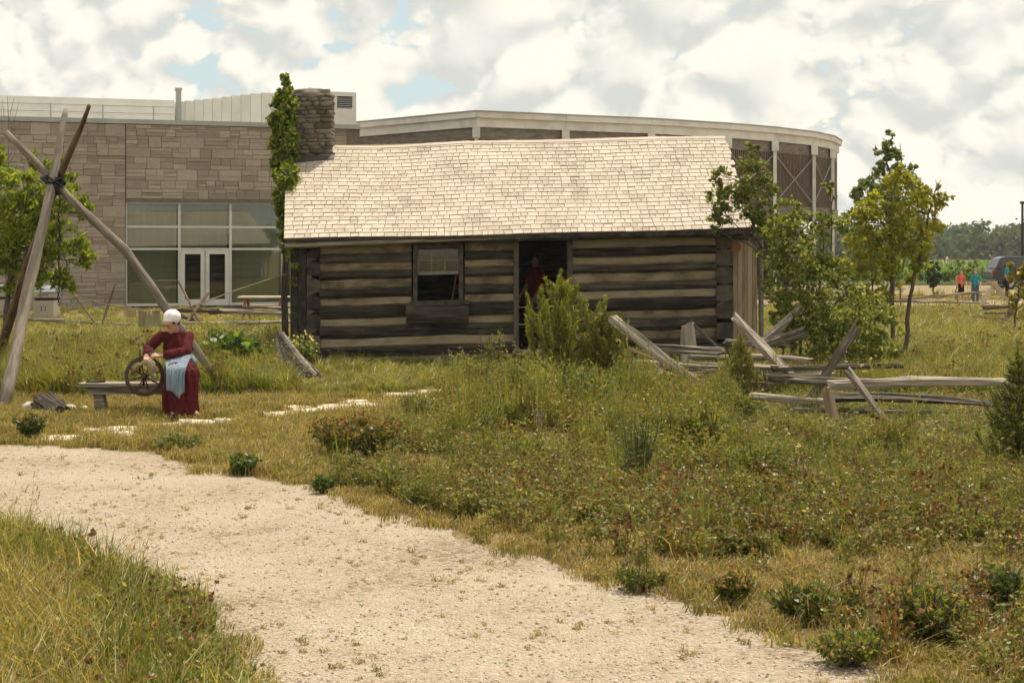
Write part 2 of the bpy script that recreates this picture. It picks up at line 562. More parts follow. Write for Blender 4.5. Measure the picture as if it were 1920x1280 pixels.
def in_poly(x, y, poly):
    c = False
    j = len(poly)-1
    for i in range(len(poly)):
        xi, yi = poly[i][0], poly[i][1]; xj, yj = poly[j][0], poly[j][1]
        if (yi > y) != (yj > y) and x < (xj-xi)*(y-yi)/(yj-yi)+xi: c = not c
        j = i
    return c
def dist_line(x, y, line):
    d = 1e9
    for a, b in zip(line[:-1], line[1:]):
        ax, ay, bx, by = a[0], a[1], b[0], b[1]
        dx, dy = bx-ax, by-ay
        u = max(0, min(1, ((x-ax)*dx+(y-ay)*dy)/(dx*dx+dy*dy+1e-9)))
        d = min(d, math.hypot(ax+u*dx-x, ay+u*dy-y))
    return d
UPL = [G(*p) for p in PATH_UP]; LOL = [G(*p) for p in PATH_LO]

# far setting on the right: service road, mown strip, corn, far road, tan field
M['far_grass'] = surf('far_mown_grass', [(.17,.13,.06), (.27,.20,.10), (.22,.19,.08)], scale=.6, detail=8, bump=0, rough=.95)
M['tan_field'] = surf('ripe_grain_field', [(.26,.17,.08), (.33,.22,.11)], scale=.05, detail=8, bump=0, rough=.95)
M['green_field'] = surf('green_far_field', [(.06,.085,.03), (.09,.12,.04)], scale=.1, detail=8, bump=0, rough=.95)
sheet('service_road', [(5,55,0),(70,50,0),(70,59,0),(5,65,0)], 0.006, M['gravel'], jag=.35, step=.8)
sheet('mown_strip', [(3,70,0),(120,70,0),(120,93,0),(3,93,0)], 0.006, M['far_grass'], jag=.3, step=2)
sheet('corn_ground', [(-150,93.5,0),(200,93.5,0),(200,215,0),(-150,215,0)], 0.006, M['green_field'])
sheet('far_road', [(-300,228,0),(400,228,0),(400,246,0),(-300,246,0)], 0.02, M['gravel'])
sheet('grain_field', [(-400,250,0),(500,250,0),(500,420,0),(-400,420,0)], 0.02, M['tan_field'])

# ---------------------------------------------------------------- stone visitor building (left, behind)
W0 = Vector((-17.44, 55.0, 0)); WE = Vector((-8.24, 58.0, 0))
WU = (WE-W0).normalized()
WN = Vector((WU.y, -WU.x, 0))          # towards the camera
def ws(px):
    k = (px-CX)/F
    return (k*W0.y-W0.x)/(WU.x-k*WU.y)
def wp(s, d, z):
    return W0 + WU*s + WN*d + Vector((0, 0, z))
def wbox(mb, s0, s1, d0, d1, z0, z1):
    mb.hexa([wp(s0,d1,z0), wp(s1,d1,z0), wp(s1,d0,z0), wp(s0,d0,z0), wp(s0,d1,z1), wp(s1,d1,z1), wp(s1,d0,z1), wp(s0,d0,z1)])
ROTW = Matrix((WU, -WN, Vector((0,0,1)))).transposed().to_4x4()
bld = thing('stone_building', wp(0, 0, 0), 'long low building faced in tan limestone with a glazed entrance', 'building')
S_L, S_R = -4.0, 12.5
S1, S2 = ws(235), ws(548)
ZT = 6.42
WZT, WZB = 3.72, 0.06
mb = MB()
wbox(mb, S_L, S1, -0.35, 0, 0, ZT); mb.build('wall', M['joint'], bld)
mb = MB(); wbox(mb, S1+.002, S_R, -0.35, 0, WZT, ZT); mb.build('wall', M['joint'], bld)
mb = MB(); wbox(mb, S2, S_R, -0.35, 0, 0, WZT-.002); mb.build('wall', M['joint'], bld)
mb = MB(); wbox(mb, S_L-.05, S_R, -0.5, .10, ZT, ZT+.16); mb.build('coping', M['coping'], bld)
mb = MB(); wbox(mb, S_L, S_R, -9.0, -8.6, 0, ZT-.2); wbox(mb, S_L, S_L+.3, -8.59, -.36, 0, ZT-.2); mb.build('rear_wall', M['joint'], bld)
mb = MB(); wbox(mb, S_L, S_R, -8.9, -0.4, ZT-.25, ZT-.05); mb.build('roof_deck', M['coping'], bld)
# ashlar stones
unit_stone = [chamfer_box('stone', 0.03, 0.0) for _ in range(1)]
for me in unit_stone: me.materials.append(M['ashlar'])
stones = []
def ashlar(s0, s1, z0, z1):
    z = z0
    while z < z1-.05:
        h = min(random.choice((.26, .30, .34, .40)), z1-z)
        if z1-(z+h) < .12: h = z1-z
        s = s0
        while s < s1-.02:
            w = random.uniform(.30, .85)
            if s1-(s+w) < .25: w = s1-s
            q = random.random()
            if q < .30:
                stones.append((s, s+w, z, z+h))
            elif q < .75:
                k = random.uniform(.35, .65)*h
                stones.append((s, s+w, z, z+k)); 
                if w > .6 and random.random() < .5:
                    m_ = s+w*random.uniform(.35, .65)
                    stones.append((s, m_, z+k, z+h)); stones.append((m_, s+w, z+k, z+h))
                else:
                    stones.append((s, s+w, z+k, z+h))
            else:
                k1 = h*random.uniform(.28, .36); k2 = h*random.uniform(.62, .7)
                for a, b in ((0, k1), (k1, k2), (k2, h)):
                    stones.append((s, s+w, z+a, z+b))
            s += w
        z += h
ashlar(S_L, S1-.01, 0.0, ZT-.02)
ashlar(S1+.02, S_R-.5, WZT+.1, ZT-.02)
vis = []
for st in stones:
    ca = wp((st[0]+st[1])/2, 0, (st[2]+st[3])/2)
    px, py = px_of(ca.x, ca.y, ca.z)
    seen = -10 < px < 545 and py < 600
    vis.append(((st[1]-st[0])*(st[3]-st[2])*(1 if seen else .001), st))
vis.sort(key=lambda a: -a[0])
rest = MB()
for i, (a, st) in enumerate(vis):
    g = .012
    w, h, dp = st[1]-st[0]-g, st[3]-st[2]-g, .06+random.uniform(-.012, .02)
    c = wp((st[0]+st[1])/2, dp/2-.005, (st[2]+st[3])/2)
    m = Matrix.Translation(c) @ ROTW @ Matrix.Diagonal((w, dp, h, 1))
    if i < 300:
        put('stone', unit_stone[0], None, bld, mw=m)
    else:
        rest.cur = (random.random(),)*3
        rest.box((-.5,-.5,-.5), (.5,.5,.5), m)
rest.build('stone_courses', M['ashlar_j'], bld, col=True, kind='stuff')
# lintel and glazing
mb = MB(); wbox(mb, S1+.02, S2, -.2, .065, WZT+.0, WZT+.095); mb.build('lintel', M['joint'], bld)
gl_ = -.16
z1g, z2g = 2.84, 2.06
sv = [S1+.02, ws(337), ws(433), ws(531), S2-.01]
def mull(name, s0, s1, z0, z1, d=.0, par=bld):
    mb = MB(); wbox(mb, s0, s1, gl_-.05+d, gl_+.07+d, z0, z1); return mb.build(name, M['alu'], par)
for s in sv: mull('mullion', s-.04 if s != sv[0] else s, s+.04 if s != sv[0] else s+.05, WZB, WZT-.002)
for i in range(4):
    a, b = sv[i]+.042 if i else sv[i]+.052, sv[i+1]-.042
    mull('transom', a, b, WZT-.062, WZT-.004)
    mull('transom', a, b, z1g-.035, z1g+.035)
    mull('transom', a, b, z2g-.035, z2g+.035)
    for za, zb in ((z1g+.037, WZT-.064), (z2g+.037, z1g-.037)):
        mb = MB(); wbox(mb, a+.002, b-.002, gl_, gl_+.012, za, zb); mb.build('pane', M['glass'], bld)
    if i != 1:
        mull('transom', a, b, WZB, WZB+.09)
        mb = MB(); wbox(mb, a+.002, b-.002, gl_, gl_+.012, WZB+.092, z2g-.037); mb.build('pane', M['glass'], bld)
        mb = MB(); wbox(mb, a, b, -.75, -.72, WZB, WZT); mb.build('reflection_panel', M['reflection_panel'], bld)  # added panel behind the panes, coloured like their reflection
    else:
        mb = MB(); wbox(mb, a, b, -.75, -.72, z2g, WZT); mb.build('reflection_panel', M['reflection_panel'], bld)  # same added reflection-coloured panel, above the door only
# double glass door
a, b = sv[1]+.05, sv[2]-.05
mid = (a+b)/2
for s0, s1 in ((a, mid-.012), (mid+.012, b)):
    mb = MB()
    wbox(mb, s0, s0+.14, gl_-.03, gl_+.06, WZB, z2g-.04); wbox(mb, s1-.14, s1, gl_-.03, gl_+.06, WZB, z2g-.04)
    wbox(mb, s0+.141, s1-.141, gl_-.03, gl_+.06, WZB, WZB+.22); wbox(mb, s0+.141, s1-.141, gl_-.03, gl_+.06, z2g-.18, z2g-.04)
    d = mb.build('door', M['alu'], bld)
    mb = MB(); wbox(mb, s0+.141, s1-.141, gl_, gl_+.012, WZB+.22, z2g-.18); mb.build('pane', M['glass'], d)
    hs = s1-.07 if s0 == a else s0+.07
    mb = MB(); mb.tube([wp(hs, gl_+.12, .85), wp(hs, gl_+.12, 1.25)], .015); mb.build('handle', M['alu'], d)
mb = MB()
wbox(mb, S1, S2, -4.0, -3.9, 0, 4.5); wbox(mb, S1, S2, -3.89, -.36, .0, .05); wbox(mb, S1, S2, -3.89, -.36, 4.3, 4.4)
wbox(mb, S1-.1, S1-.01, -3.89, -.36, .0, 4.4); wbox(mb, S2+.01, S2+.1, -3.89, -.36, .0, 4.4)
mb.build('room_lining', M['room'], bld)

# white clad roof storey behind the parapet
pent = thing('roof_pavilion', wp(0, -6, ZT), 'low white roof storey clad in wide horizontal metal ribs', 'roof storey')
def wq(px, d):   # distance along the wall for a pixel column at depth d behind it
    k = (px-CX)/F
    o = W0 + WN*d
    return (k*o.y-o.x)/(WU.x-k*WU.y)
sa, sb = S_L-3, wq(330, -5)
zt0, n_r = 7.82, 6
for i in range(n_r):
    z0 = ZT-.3 + (zt0-ZT+.3)*i/n_r; z1 = ZT-.3 + (zt0-ZT+.3)*(i+1)/n_r
    mb = MB()
    mb.hexa([wp(sa,-5+.05-.12*i,z0), wp(sb,-5+.05-.12*i,z0), wp(sb,-5.9,z0), wp(sa,-5.9,z0),
             wp(sa,-5-.12*i,z1-.02), wp(sb,-5-.12*i,z1-.02), wp(sb,-5.9,z1-.02), wp(sa,-5.9,z1-.02)])
    mb.build('cladding_rib', M['white_metal'], pent)
mb = MB(); wbox(mb, sa, sb, -9, -5.91, ZT-.3, zt0-.05); mb.build('core', M['white_metal'], pent)
rl = thing('roof_railing', wp(0, -4, ZT), 'thin grey posts and wires standing along the left roof edge', 'railing')
for px in (95, 193, 288):
    s = wq(px, -4)
    mb = MB(); mb.tube([wp(s,-4,ZT-.1), wp(s,-4,ZT+1.0)], .03, 6); mb.build('post', M['coping'], rl)
for z in (.35, .65, .95):
    mb = MB(); mb.tube([wp(S_L,-4,ZT+z), wp(wq(300,-4),-4,ZT+z)], .008, 4); mb.build('wire', M['coping'], rl)
blk = thing('white_plant_room', wp(wq(330,-7), -7, ZT), 'white panelled plant room rising in small steps behind the chimney', 'roof storey')
edges = [331, 347, 364, 381, 398, 416, 434, 452, 470, 490, 515, 545, 580, 622]
tops = [190, 189, 187, 185.5, 184, 181.5, 179.5, 177.5, 175.5, 174, 173.5, 173, 172.5]
for i in range(len(tops)):
    s0, s1 = wq(edges[i], -6.5), wq(edges[i+1], -6.5)
    Y = wp(s0, -6.5, 0).y
    z1 = H+(HY-tops[i])/F*Y
    mb = MB(); wbox(mb, s0+.006, s1-.006, -9, -6.5, ZT-.3, z1); mb.build('panel', M['white_metal'], blk)
s0, s1 = wq(622.5, -6.5), wq(668, -6.5)
Y = wp(s0, -6.5, 0).y
zz = lambda py: H+(HY-py)/F*Y
mb = MB()
la, lb = wq(632, -6.5), wq(661, -6.5)
wbox(mb, s0, la, -9, -6.5, ZT-.6, zz(172)); wbox(mb, lb, s1, -9, -6.5, ZT-.6, zz(172))
wbox(mb, la+.001, lb-.001, -9, -6.5, ZT-.6, zz(203)); wbox(mb, la+.001, lb-.001, -9, -6.5, zz(180), zz(172))
mb.build('panel', M['white_metal'], blk)
lv = MB(); wbox(lv, la, lb, -9, -6.9, zz(203)+.002, zz(180)-.002); lv_o = lv.build('louvre', M['coping'], blk)
for i in range(6):
    z0 = lerp(zz(202), zz(181), i/6)
    mb = MB(); wbox(mb, la+.01, lb-.01, -6.85, -6.55, z0+.01, z0+.04); mb.build('louvre_blade', M['coping'], lv_o)
flue = thing('roof_flue', wp(wq(335,-6.2), -6.2, ZT), 'short square grey flue at the left end of the white plant room', 'flue')
s0, s1 = wq(330.5, -6.2), wq(340, -6.2)
mb = MB(); wbox(mb, s0, s1, -6.45, -6.2, ZT-.3, zz(180)); mb.build('shaft', M['coping'], flue)
mb = MB(); wbox(mb, s0-.03, s1+.03, -6.48, -6.17, zz(180)+.001, zz(175)); mb.build('cap', M['coping'], flue)

# ---------------------------------------------------------------- drum shaped building
drum = thing('round_building', (5, 78, 0), 'round raised building with cream fascia and brown timber slat screens', 'building')
ring = [(560,73.5),(640,70.0),(895,63.5),(1057,65.3),(1217,67.1),(1360,69.6),(1447,71.8),(1520,74.6),(1555,77.2),(1569,80.5)]
RV = [Vector(((p-CX)/F*Y, Y, 0)) for p, Y in ring]
RV += [Vector((15.5, 88, 0)), Vector((9, 94, 0)), Vector((0, 95, 0)), Vector((-9, 88, 0))]
cen = sum((v for v in RV), Vector())/len(RV)
def off(i, d):
    a = RV[i-1]; b = RV[i]; c = RV[(i+1) % len(RV)]
    n1 = Vector(((b-a).y, -(b-a).x, 0)).normalized(); n2 = Vector(((c-b).y, -(c-b).x, 0)).normalized()
    n = (n1+n2).normalized()
    return b + n*d/max(.5, n.dot(n1))
def dseg(mb, i, d0, d1, z0, z1, sh=0.0):
    j = (i+1) % len(RV)
    a0, a1, b0, b1 = off(i, d0), off(i, d1), off(j, d0), off(j, d1)
    if sh:
        t = (b1-a1).normalized()*sh
        a0 = a0+t; a1 = a1+t; b0 = b0-t; b1 = b1-t
    V = lambda p, z: Vector((p.x, p.y, z))
    mb.hexa([V(a1,z0), V(b1,z0), V(b0,z0), V(a0,z0), V(a1,z1), V(b1,z1), V(b0,z1), V(a0,z1)])
NV = len(RV)
for i in range(NV):
    mb = MB(); dseg(mb, i, -.5, .25, 7.22, 7.46, .004); mb.build('fascia_lip', M['cream'], drum)
    mb = MB(); dseg(mb, i, -.5, .12, 6.86, 7.218, .004); mb.build('fascia', M['cream'], drum)
    mb = MB(); dseg(mb, i, -.5, .30, 7.462, 7.50); mb.build('roof_edge', M['coping'], drum)
    mb = MB(); dseg(mb, i, -.5, .02, 6.38, 6.858); mb.build('stone_band', M['drum_stone'], drum)
    mb = MB(); dseg(mb, i, -.5, -.06, 4.02, 6.379)
    if i in (0, 1) or i > 9:
        mb.build('stone_wall', M['drum_stone'], drum)
        mb = MB(); dseg(mb, i, -.5, -.06, 0, 4.019); mb.build('stone_wall', M['drum_stone'], drum)
    else:
        mb.build('screen_back', M['room'], drum)
        a, b = off(i, 0), off((i+1) % NV, 0)
        n = max(6, int((b-a).length/.13))
        t = (b-a).normalized(); nn = Vector((t.y, -t.x, 0))
        mb = MB()
        for k in range(n):
            c = a.lerp(b, (k+.5)/n)
            m = Matrix((t, nn, Vector((0,0,1)))).transposed().to_4x4(); m.translation = c
            mb.box((-.035, -.05, 4.03), (.035, .02, 6.37), m)
        mb.build('slat_screen', M['slat'], drum, kind='stuff')
    mb = MB(); dseg(mb, i, -.9, .06, 3.52, 4.018, .003); mb.build('edge_beam', M['drum_stone'], drum)
# floor and roof slabs
for z0, z1, nm in ((3.6, 3.9, 'floor_slab'), (7.0, 7.3, 'roof_slab')):
    lo = [off(i, -.55) for i in range(NV)]
    me = bpy.data.meshes.new(nm)
    me.from_pydata([(p.x,p.y,z0) for p in lo]+[(p.x,p.y,z1) for p in lo], [], [tuple(reversed(range(NV))), tuple(range(NV, 2*NV))]+[(i,(i+1)%NV,NV+(i+1)%NV,NV+i) for i in range(NV)])
    me.update()
    put(nm, me, M['drum_stone'], drum)
for i in range(2, 9):
    p = off(i, .16)
    mb = MB(); mb.box((p.x-.075, p.y-.075, 0), (p.x+.075, p.y+.075, 6.855)); mb.build('column', M['cream'], drum)
    mb = MB(); mb.box((p.x-.15, p.y-.18, 6.42), (p.x+.15, p.y+.13, 6.853)); mb.build('bracket', M['cream'], drum)
    if i < 8:
        q = off(i+1, .16)
        a = Vector((p.x, p.y, 6.3)); b = Vector((q.x, q.y, 4.1)); c = Vector((p.x, p.y, 4.1)); d = Vector((q.x, q.y, 6.3))
        mb = MB(); mb.tube([a, b], .022, 6); mb.build('brace', M['coping'], drum)
        mb = MB(); mb.tube([c+Vector((0,.08,0)), d+Vector((0,.08,0))], .02, 6); mb.build('brace', M['coping'], drum)

# ================================================================ LOG CABIN
CA = R(3.0)
CO = Vector(((545-CX)/F*28.0, 28.0, 0))
CU = Vector((math.cos(CA), math.sin(CA), 0)); CV = Vector((-math.sin(CA), math.cos(CA), 0))
SHR = 0.024
def cp(s, d, z):
    return CO + CU*s + CV*d + Vector((0, 0, z + SHR*s))
def cbox(mb, s0, s1, d0, d1, z0, z1):
    mb.hexa([cp(s0,d0,z0), cp(s1,d0,z0), cp(s1,d1,z0), cp(s0,d1,z0), cp(s0,d0,z1), cp(s1,d0,z1), cp(s1,d1,z1), cp(s0,d1,z1)])
def piece(name, p0, p1, hz, hy, mat, parent=None, n=9, seg=None, wob=.12, power=3.0, taper=1.0, bend=0.0, roll=0.0, endjit=0.0, **kw):
    """a hewn or split length of timber: own mesh along its local X"""
    p0, p1 = Vector(p0), Vector(p1)
    L = (p1-p0).length
    seg = seg or max(3, int(L/.3))
    sd = Vector((random.uniform(-50, 50), random.uniform(-50, 50), 0))
    vs = []; fs = []
    for i in range(seg+1):
        x = L*i/seg
        k = lerp(1, taper, i/seg)
        by = bend*math.sin(math.pi*i/seg) + .25*hz*mnoise.noise(sd+Vector((x*.9, 3, 0)))
        for j in range(n):
            th = 2*math.pi*(j+.5)/n
            c, s_ = math.cos(th), math.sin(th)
            rr = (abs(c)**power + abs(s_)**power)**(-1/power)
            w = 1 + wob*mnoise.noise(sd+Vector((x*1.6, j*2.3, 1))) + wob*.8*mnoise.noise(sd+Vector((0, j*5.1, 7)))
            ex = x + (random.uniform(-endjit, endjit) if i in (0, seg) else 0)
            vs.append((ex, c*rr*hy*k*w, s_*rr*hz*k*w + by))
    for i in range(seg):
        for j in range(n):
            j2 = (j+1) % n
            fs.append((i*n+j, i*n+j2, (i+1)*n+j2, (i+1)*n+j))
    fs.append(tuple(reversed(range(n)))); fs.append(tuple(range(seg*n, (seg+1)*n)))
    me = bpy.data.meshes.new(name)
    me.from_pydata(vs, [], fs); me.update()
    return put(name, me, mat, parent, mw=frame(p0, p1, roll), **kw)

cab = thing('log_cabin', cp(0, 0, 0), 'old log cabin with pale chinking, wood shingle roof and fieldstone chimney', 'cabin')
LEN, DEP = 7.76, 5.2
DOOR = (3.93, 4.84); WIN = (2.12, 2.99)
zc = [2.14, 1.84, 1.55, 1.235, .915, .56, .21, -.02]
zh = [.075, .085, .085, .085, .125, .12, .10, .10]
def spans(z):
    a = [(.5, WIN[0]-.03), (WIN[1]+.03, DOOR[0]-.06), (DOOR[1]+.06, LEN-.32)]
    if z < .95: a = [(.5, DOOR[0]-.06), (DOOR[1]+.06, LEN-.32)]
    if z > 2.1: a = [(.1, LEN+.02)]
    if z < .1: a = [(.3, LEN-.1)]
    return a
for z, h in zip(zc, zh):
    for a, b in spans(z):
        piece('log', cp(a, .06, z), cp(b, .06, z), h*.98, .12, M['log'], cab, n=12, wob=.27, power=2.6)
for i in range(len(zc)-1):
    z1 = zc[i]-zh[i]*.7; z0 = zc[i+1]+zh[i+1]*.7
    zm, hh = (z0+z1)/2, (z1-z0)/2+.03
    for a, b in spans(zm if zm < 2.0 else 1.9):
        piece('chinking', cp(a, .075, zm), cp(b, .075, zm), hh, .085, M['chink'], cab, n=8, wob=.16, power=5)
# log ends of the gable walls at the corners and the gable wall logs
for i in range(7):
    z = zc[i]-.155; h = .12
    piece('log_end', cp(.40, -.07, z), cp(.40, .30, z), h, .115, M['dark_wood'], cab, n=12, seg=2, power=6, wob=.08)
    piece('log_end', cp(LEN-.18, -.05, z), cp(LEN-.18, .30, z), .148, .15, M['dark_wood'], cab, n=12, seg=2, power=7, wob=.06)
    piece('gable_log', cp(.40, .301, z), cp(.40, DEP, z), .15, .11, M['log'], cab, n=8, power=4)
    piece('gable_log', cp(LEN-.18, .301, z), cp(LEN-.18, DEP, z), .15, .11, M['log'], cab, n=8, power=4)
for i in range(8):
    piece('rear_log', cp(.3, DEP-.1, zc[i]), cp(LEN-.1, DEP-.1, zc[i]), .17, .1, M['log'], cab, n=8, power=4)
# left corner post of upright planks
mb = MB(); cbox(mb, .0, .12, -.06, .16, .0, 2.08); mb.build('corner_plank', M['dark_wood'], cab)
mb = MB(); cbox(mb, .125, .265, -.045, .15, .0, 2.06); mb.build('corner_plank', M['dark_wood'], cab)
mb = MB(); cbox(mb, .02, LEN-.1, .05, DEP-.1, .02, .12); mb.build('floor', M['dark_wood'], cab)
# door frame
for a, b in ((DOOR[0]-.06, DOOR[0]+.03), (DOOR[1]-.03, DOOR[1]+.06)):
    mb = MB(); cbox(mb, a, b, -.07, .17, .08, 2.10); mb.build('door_jamb', M['dark_wood'], cab)
mb = MB(); cbox(mb, DOOR[0]-.12, DOOR[1]+.12, -.11, .16, 2.102, 2.19); mb.build('door_lintel', M['wood_brown'], cab)
mb = MB(); cbox(mb, DOOR[0]+.031, DOOR[1]-.031, -.08, .20, .04, .125); mb.build('door_sill', M['wood_brown'], cab)
# window
win = MB(); cbox(win, WIN[0], WIN[0]+.075, -.07, .16, 1.07, 2.06); cbox(win, WIN[1]-.075, WIN[1], -.07, .16, 1.07, 2.06)
cbox(win, WIN[0]+.076, WIN[1]-.076, -.07, .16, 1.985, 2.06); cbox(win, WIN[0]-.05, WIN[1]+.1, -.12, .16, 1.0, 1.069)
win = win.build('window', M['dark_wood'], cab)
wa, wb = WIN[0]+.078, WIN[1]-.078
za, zb = 1.53, 1.98
sash = MB()
for k in range(4):
    s = lerp(wa+.012, wb-.012, k/3); cbox(sash, s-.011, s+.011, .0, .035, za+.052, zb)
for z in (zb-.02, (za+zb)/2+.02):
    for k in range(3):
        cbox(sash, lerp(wa+.012, wb-.012, k/3)+.0115, lerp(wa+.012, wb-.012, (k+1)/3)-.0115, .001, .034, z-.009, z+.009)
cbox(sash, wa, wb, -.005, .04, za-.01, za+.05)
sash.build('sash', M['white_paint'], win)
for k in range(3):
    for z0, z1 in ((za+.053, (za+zb)/2+.010), ((za+zb)/2+.030, zb-.030)):
        mb = MB(); cbox(mb, lerp(wa+.012, wb-.012, k/3)+.012, lerp(wa+.012, wb-.012, (k+1)/3)-.012, .012, .018, z0, z1)
        mb.build('pane', M['oldglass'], win)
piece('window_shelf', cp(2.0, -.13, .84), cp(3.08, -.13, .82), .16, .10, M['log'], cab, n=8, wob=.1, power=5)
# eave poles
piece('eave_pole', cp(-.08, -.26, 2.085), cp(4.05, -.26, 2.155), .05, .05, M['wood'], cab, n=8, power=2)
piece('eave_pole', cp(3.86, -.30, 2.125), cp(8.0, -.30, 2.13), .055, .055, M['dark_wood'], cab, n=8, power=2)

# roof
RS0, RS1 = -.15, 8.07
def rs0(t): return lerp(-.08, -.30, t)      # the left rake runs a little out of square
EAV_D, RID_D = -.35, 2.6
EAV_Z, RID_Z = 2.20, 3.985
def roof_pt(s, t, h=0.0):
    """t 0 at the eave, 1 at the ridge of the front slope; h above the deck"""
    sag = -.05*math.exp(-((s-1.6)/1.1)**2)*t - .015*math.sin(math.pi*min(1, max(0, s/8)))*(1-t) + .008*math.sin(s*1.7+t*3)
    p = cp(s, lerp(EAV_D, RID_D, t), lerp(EAV_Z, RID_Z, t)+sag)
    n = Vector((0, -(RID_Z-EAV_Z), RID_D-EAV_D)).normalized()
    return p + (CV*n.y + Vector((0,0,1))*n.z)*h
roof = MB()
NS = 16
for k in range(NS):     # deck
    s0, s1 = lerp(rs0(0), RS1, k/NS), lerp(rs0(0), RS1, (k+1)/NS)
    u0, u1 = lerp(rs0(1), RS1, k/NS), lerp(rs0(1), RS1, (k+1)/NS)
    roof.hexa([roof_pt(s0,0,-.05), roof_pt(s1,0,-.05), roof_pt(u1,1,-.05), roof_pt(u0,1,-.05), roof_pt(s0,0,-.012), roof_pt(s1,0,-.012), roof_pt(u1,1,-.012), roof_pt(u0,1,-.012)])
roof = roof.build('roof', M['dark_wood'], cab)
# rear slope, one sheet of overlapping courses
mb = MB()
for k in range(18):
    t0, t1 = k/18, (k+1)/18+.01
    b0 = lerp(5.55, RID_D, t0); b1 = lerp(5.55, RID_D, min(1, t1))
    z0 = lerp(EAV_Z, RID_Z, t0); z1 = lerp(EAV_Z, RID_Z, min(1, t1))
    mb.hexa([cp(RS1,b0,z0-.03), cp(RS0,b0,z0-.03), cp(RS0,b1,z1-.05), cp(RS1,b1,z1-.05), cp(RS1,b0,z0+.02), cp(RS0,b0,z0+.02), cp(RS0,b1,z1), cp(RS1,b1,z1)])
    mb.c[-8:] = [(random.random(),)*3]*8
mb.build('rear_shingle_courses', M['shingle_j'], roof, col=True, kind='stuff')
NR = 24
sl = math.hypot(RID_D-EAV_D, RID_Z-EAV_Z)
widths = [.10, .12, .13, .145, .16, .175, .19, .22]
shm = {}
for w in widths:
    b = MB(); g = .005
    b.hexa([(-w/2+g,-.005,-.004), (w/2-g,0,-.004), (w/2-g,sl/NR*1.35,-.008), (-w/2+g,sl/NR*1.35,-.008), (-w/2+g,-.005,.010), (w/2-g,0,.010), (w/2-g,sl/NR*1.35,.001), (-w/2+g,sl/NR*1.35,.001)])
    shm[w] = b.mesh('shingle'); shm[w].materials.append(M['shingle'])
shl = []
for r in range(NR):
    t0 = r/NR
    s = rs0(t0)-.01
    first = True
    while s < RS1-.02:
        w = random.choice(widths if not first else widths[2:])
        first = False
        a, b = s, s+w
        s = b
        if b > RS1+.02:
            fit = [q for q in widths if a+q <= RS1+.03]
            if not fit: break
            w = fit[-1]; b = a+w; s = b
        cs = (a+b)/2
        if t0 > .83 and -.32 < cs < .60 and t0 < 1.0: continue
        p = roof_pt(cs, t0, .010)
        x = (roof_pt(b, t0)-roof_pt(a, t0)).normalized()
        y = (roof_pt(cs, min(1, t0+.04), 0)-roof_pt(cs, t0, 0)).normalized()
        z = x.cross(y).normalized(); y = z.cross(x)
        m = Matrix((x, y, z)).transposed().to_4x4(); m.translation = p
        m = m @ Matrix.Translation((0, random.gauss(0, .003), random.uniform(0, .003))) @ Matrix.Rotation(random.gauss(0, .005), 4, 'Z') @ Matrix.Rotation(random.gauss(-.02, .012) if random.random() > .015 else -.08, 4, 'X')
        shl.append((w, m))
order = sorted(range(len(shl)), key=lambda i: (-shl[i][0], shl[i][1].translation.y))
restS = MB()
for c, i in enumerate(order):
    w, m = shl[i]
    if c < 300:
        put('shingle', shm[w], None, roof, mw=m)
    else:
        restS.cur = (random.random(),)*3
        vv = [m @ v.co for v in shm[w].vertices]
        restS.add(vv, [tuple(p.vertices) for p in shm[w].polygons])
restS.build('shingle_courses', M['shingle_j'], roof, col=True, kind='stuff')
# ridge boards, rake edges
mb = MB(); 
for k in range(NS):
    s0, s1 = lerp(.62 if k == 0 else RS0, RS1, k/NS) if k else .62, lerp(RS0, RS1, (k+1)/NS)
    if s1 < .63: continue
    s0 = max(s0, .62)
    mb.hexa([roof_pt(s0,.975,.012), roof_pt(s1,.975,.012), roof_pt(s1,1.0,.01), roof_pt(s0,1.0,.01), roof_pt(s0,.975,.028), roof_pt(s1,.975,.028), roof_pt(s1,1.0,.032), roof_pt(s0,1.0,.032)])
mb.build('ridge_board', M['shingle_j'], roof, col=True)
# gable boarding
for s in (.30, LEN-.16):
    for k in range(12):
        d0, d1 = lerp(.0, DEP, k/12)+.004, lerp(.0, DEP, (k+1)/12)-.004
        def rz(d): return lerp(EAV_Z, RID_Z, (d-EAV_D)/(RID_D-EAV_D)) if d < RID_D else lerp(RID_Z, EAV_Z, (d-RID_D)/2.95)
        b = MB(); b.hexa([cp(s,d0,2.1), cp(s+.03,d0,2.1), cp(s+.03,d1,2.1), cp(s,d1,2.1), cp(s,d0,rz(d0)-.07), cp(s+.03,d0,rz(d0)-.07), cp(s+.03,d1,rz(d1)-.07), cp(s,d1,rz(d1)-.07)])
        b.build('gable_board', M['board'] if s > 1 else M['dark_wood'], cab)
# boarded lean-to at the right end
for k in range(5):
    s0 = LEN+.06+k*.088
    b = MB(); cbox(b, s0, s0+.082, .42+random.uniform(0, .012), .47, .0, 1.99); b.build('lean_to_board', M['board'], cab)
mb = MB(); cbox(mb, LEN+.06, LEN+.50, .48, 3.4, .0, 1.95); mb.build('lean_to_wall', M['board'], cab)
mb = MB(); cbox(mb, LEN+.05, LEN+.53, .36, 3.5, 1.992, 2.05); mb.build('lean_to_roof', M['dark_wood'], cab)
piece('lean_to_post', cp(LEN+.56, .40, 0), cp(LEN+.56, .40, 2.0), .045, .045, M['bark_grey'], cab, n=8, power=2)
M['rusty_wood'] = surf('red_brown_cedar', [(.20,.075,.035), (.32,.14,.07)], scale=3, stretch=(1,8,8), bump=.3, rough=.9)
piece('purlin_end', cp(LEN+.02, -.02, 1.88), cp(LEN+.02, .41, 1.88), .10, .09, M['rusty_wood'], cab, n=8, seg=2, power=5)
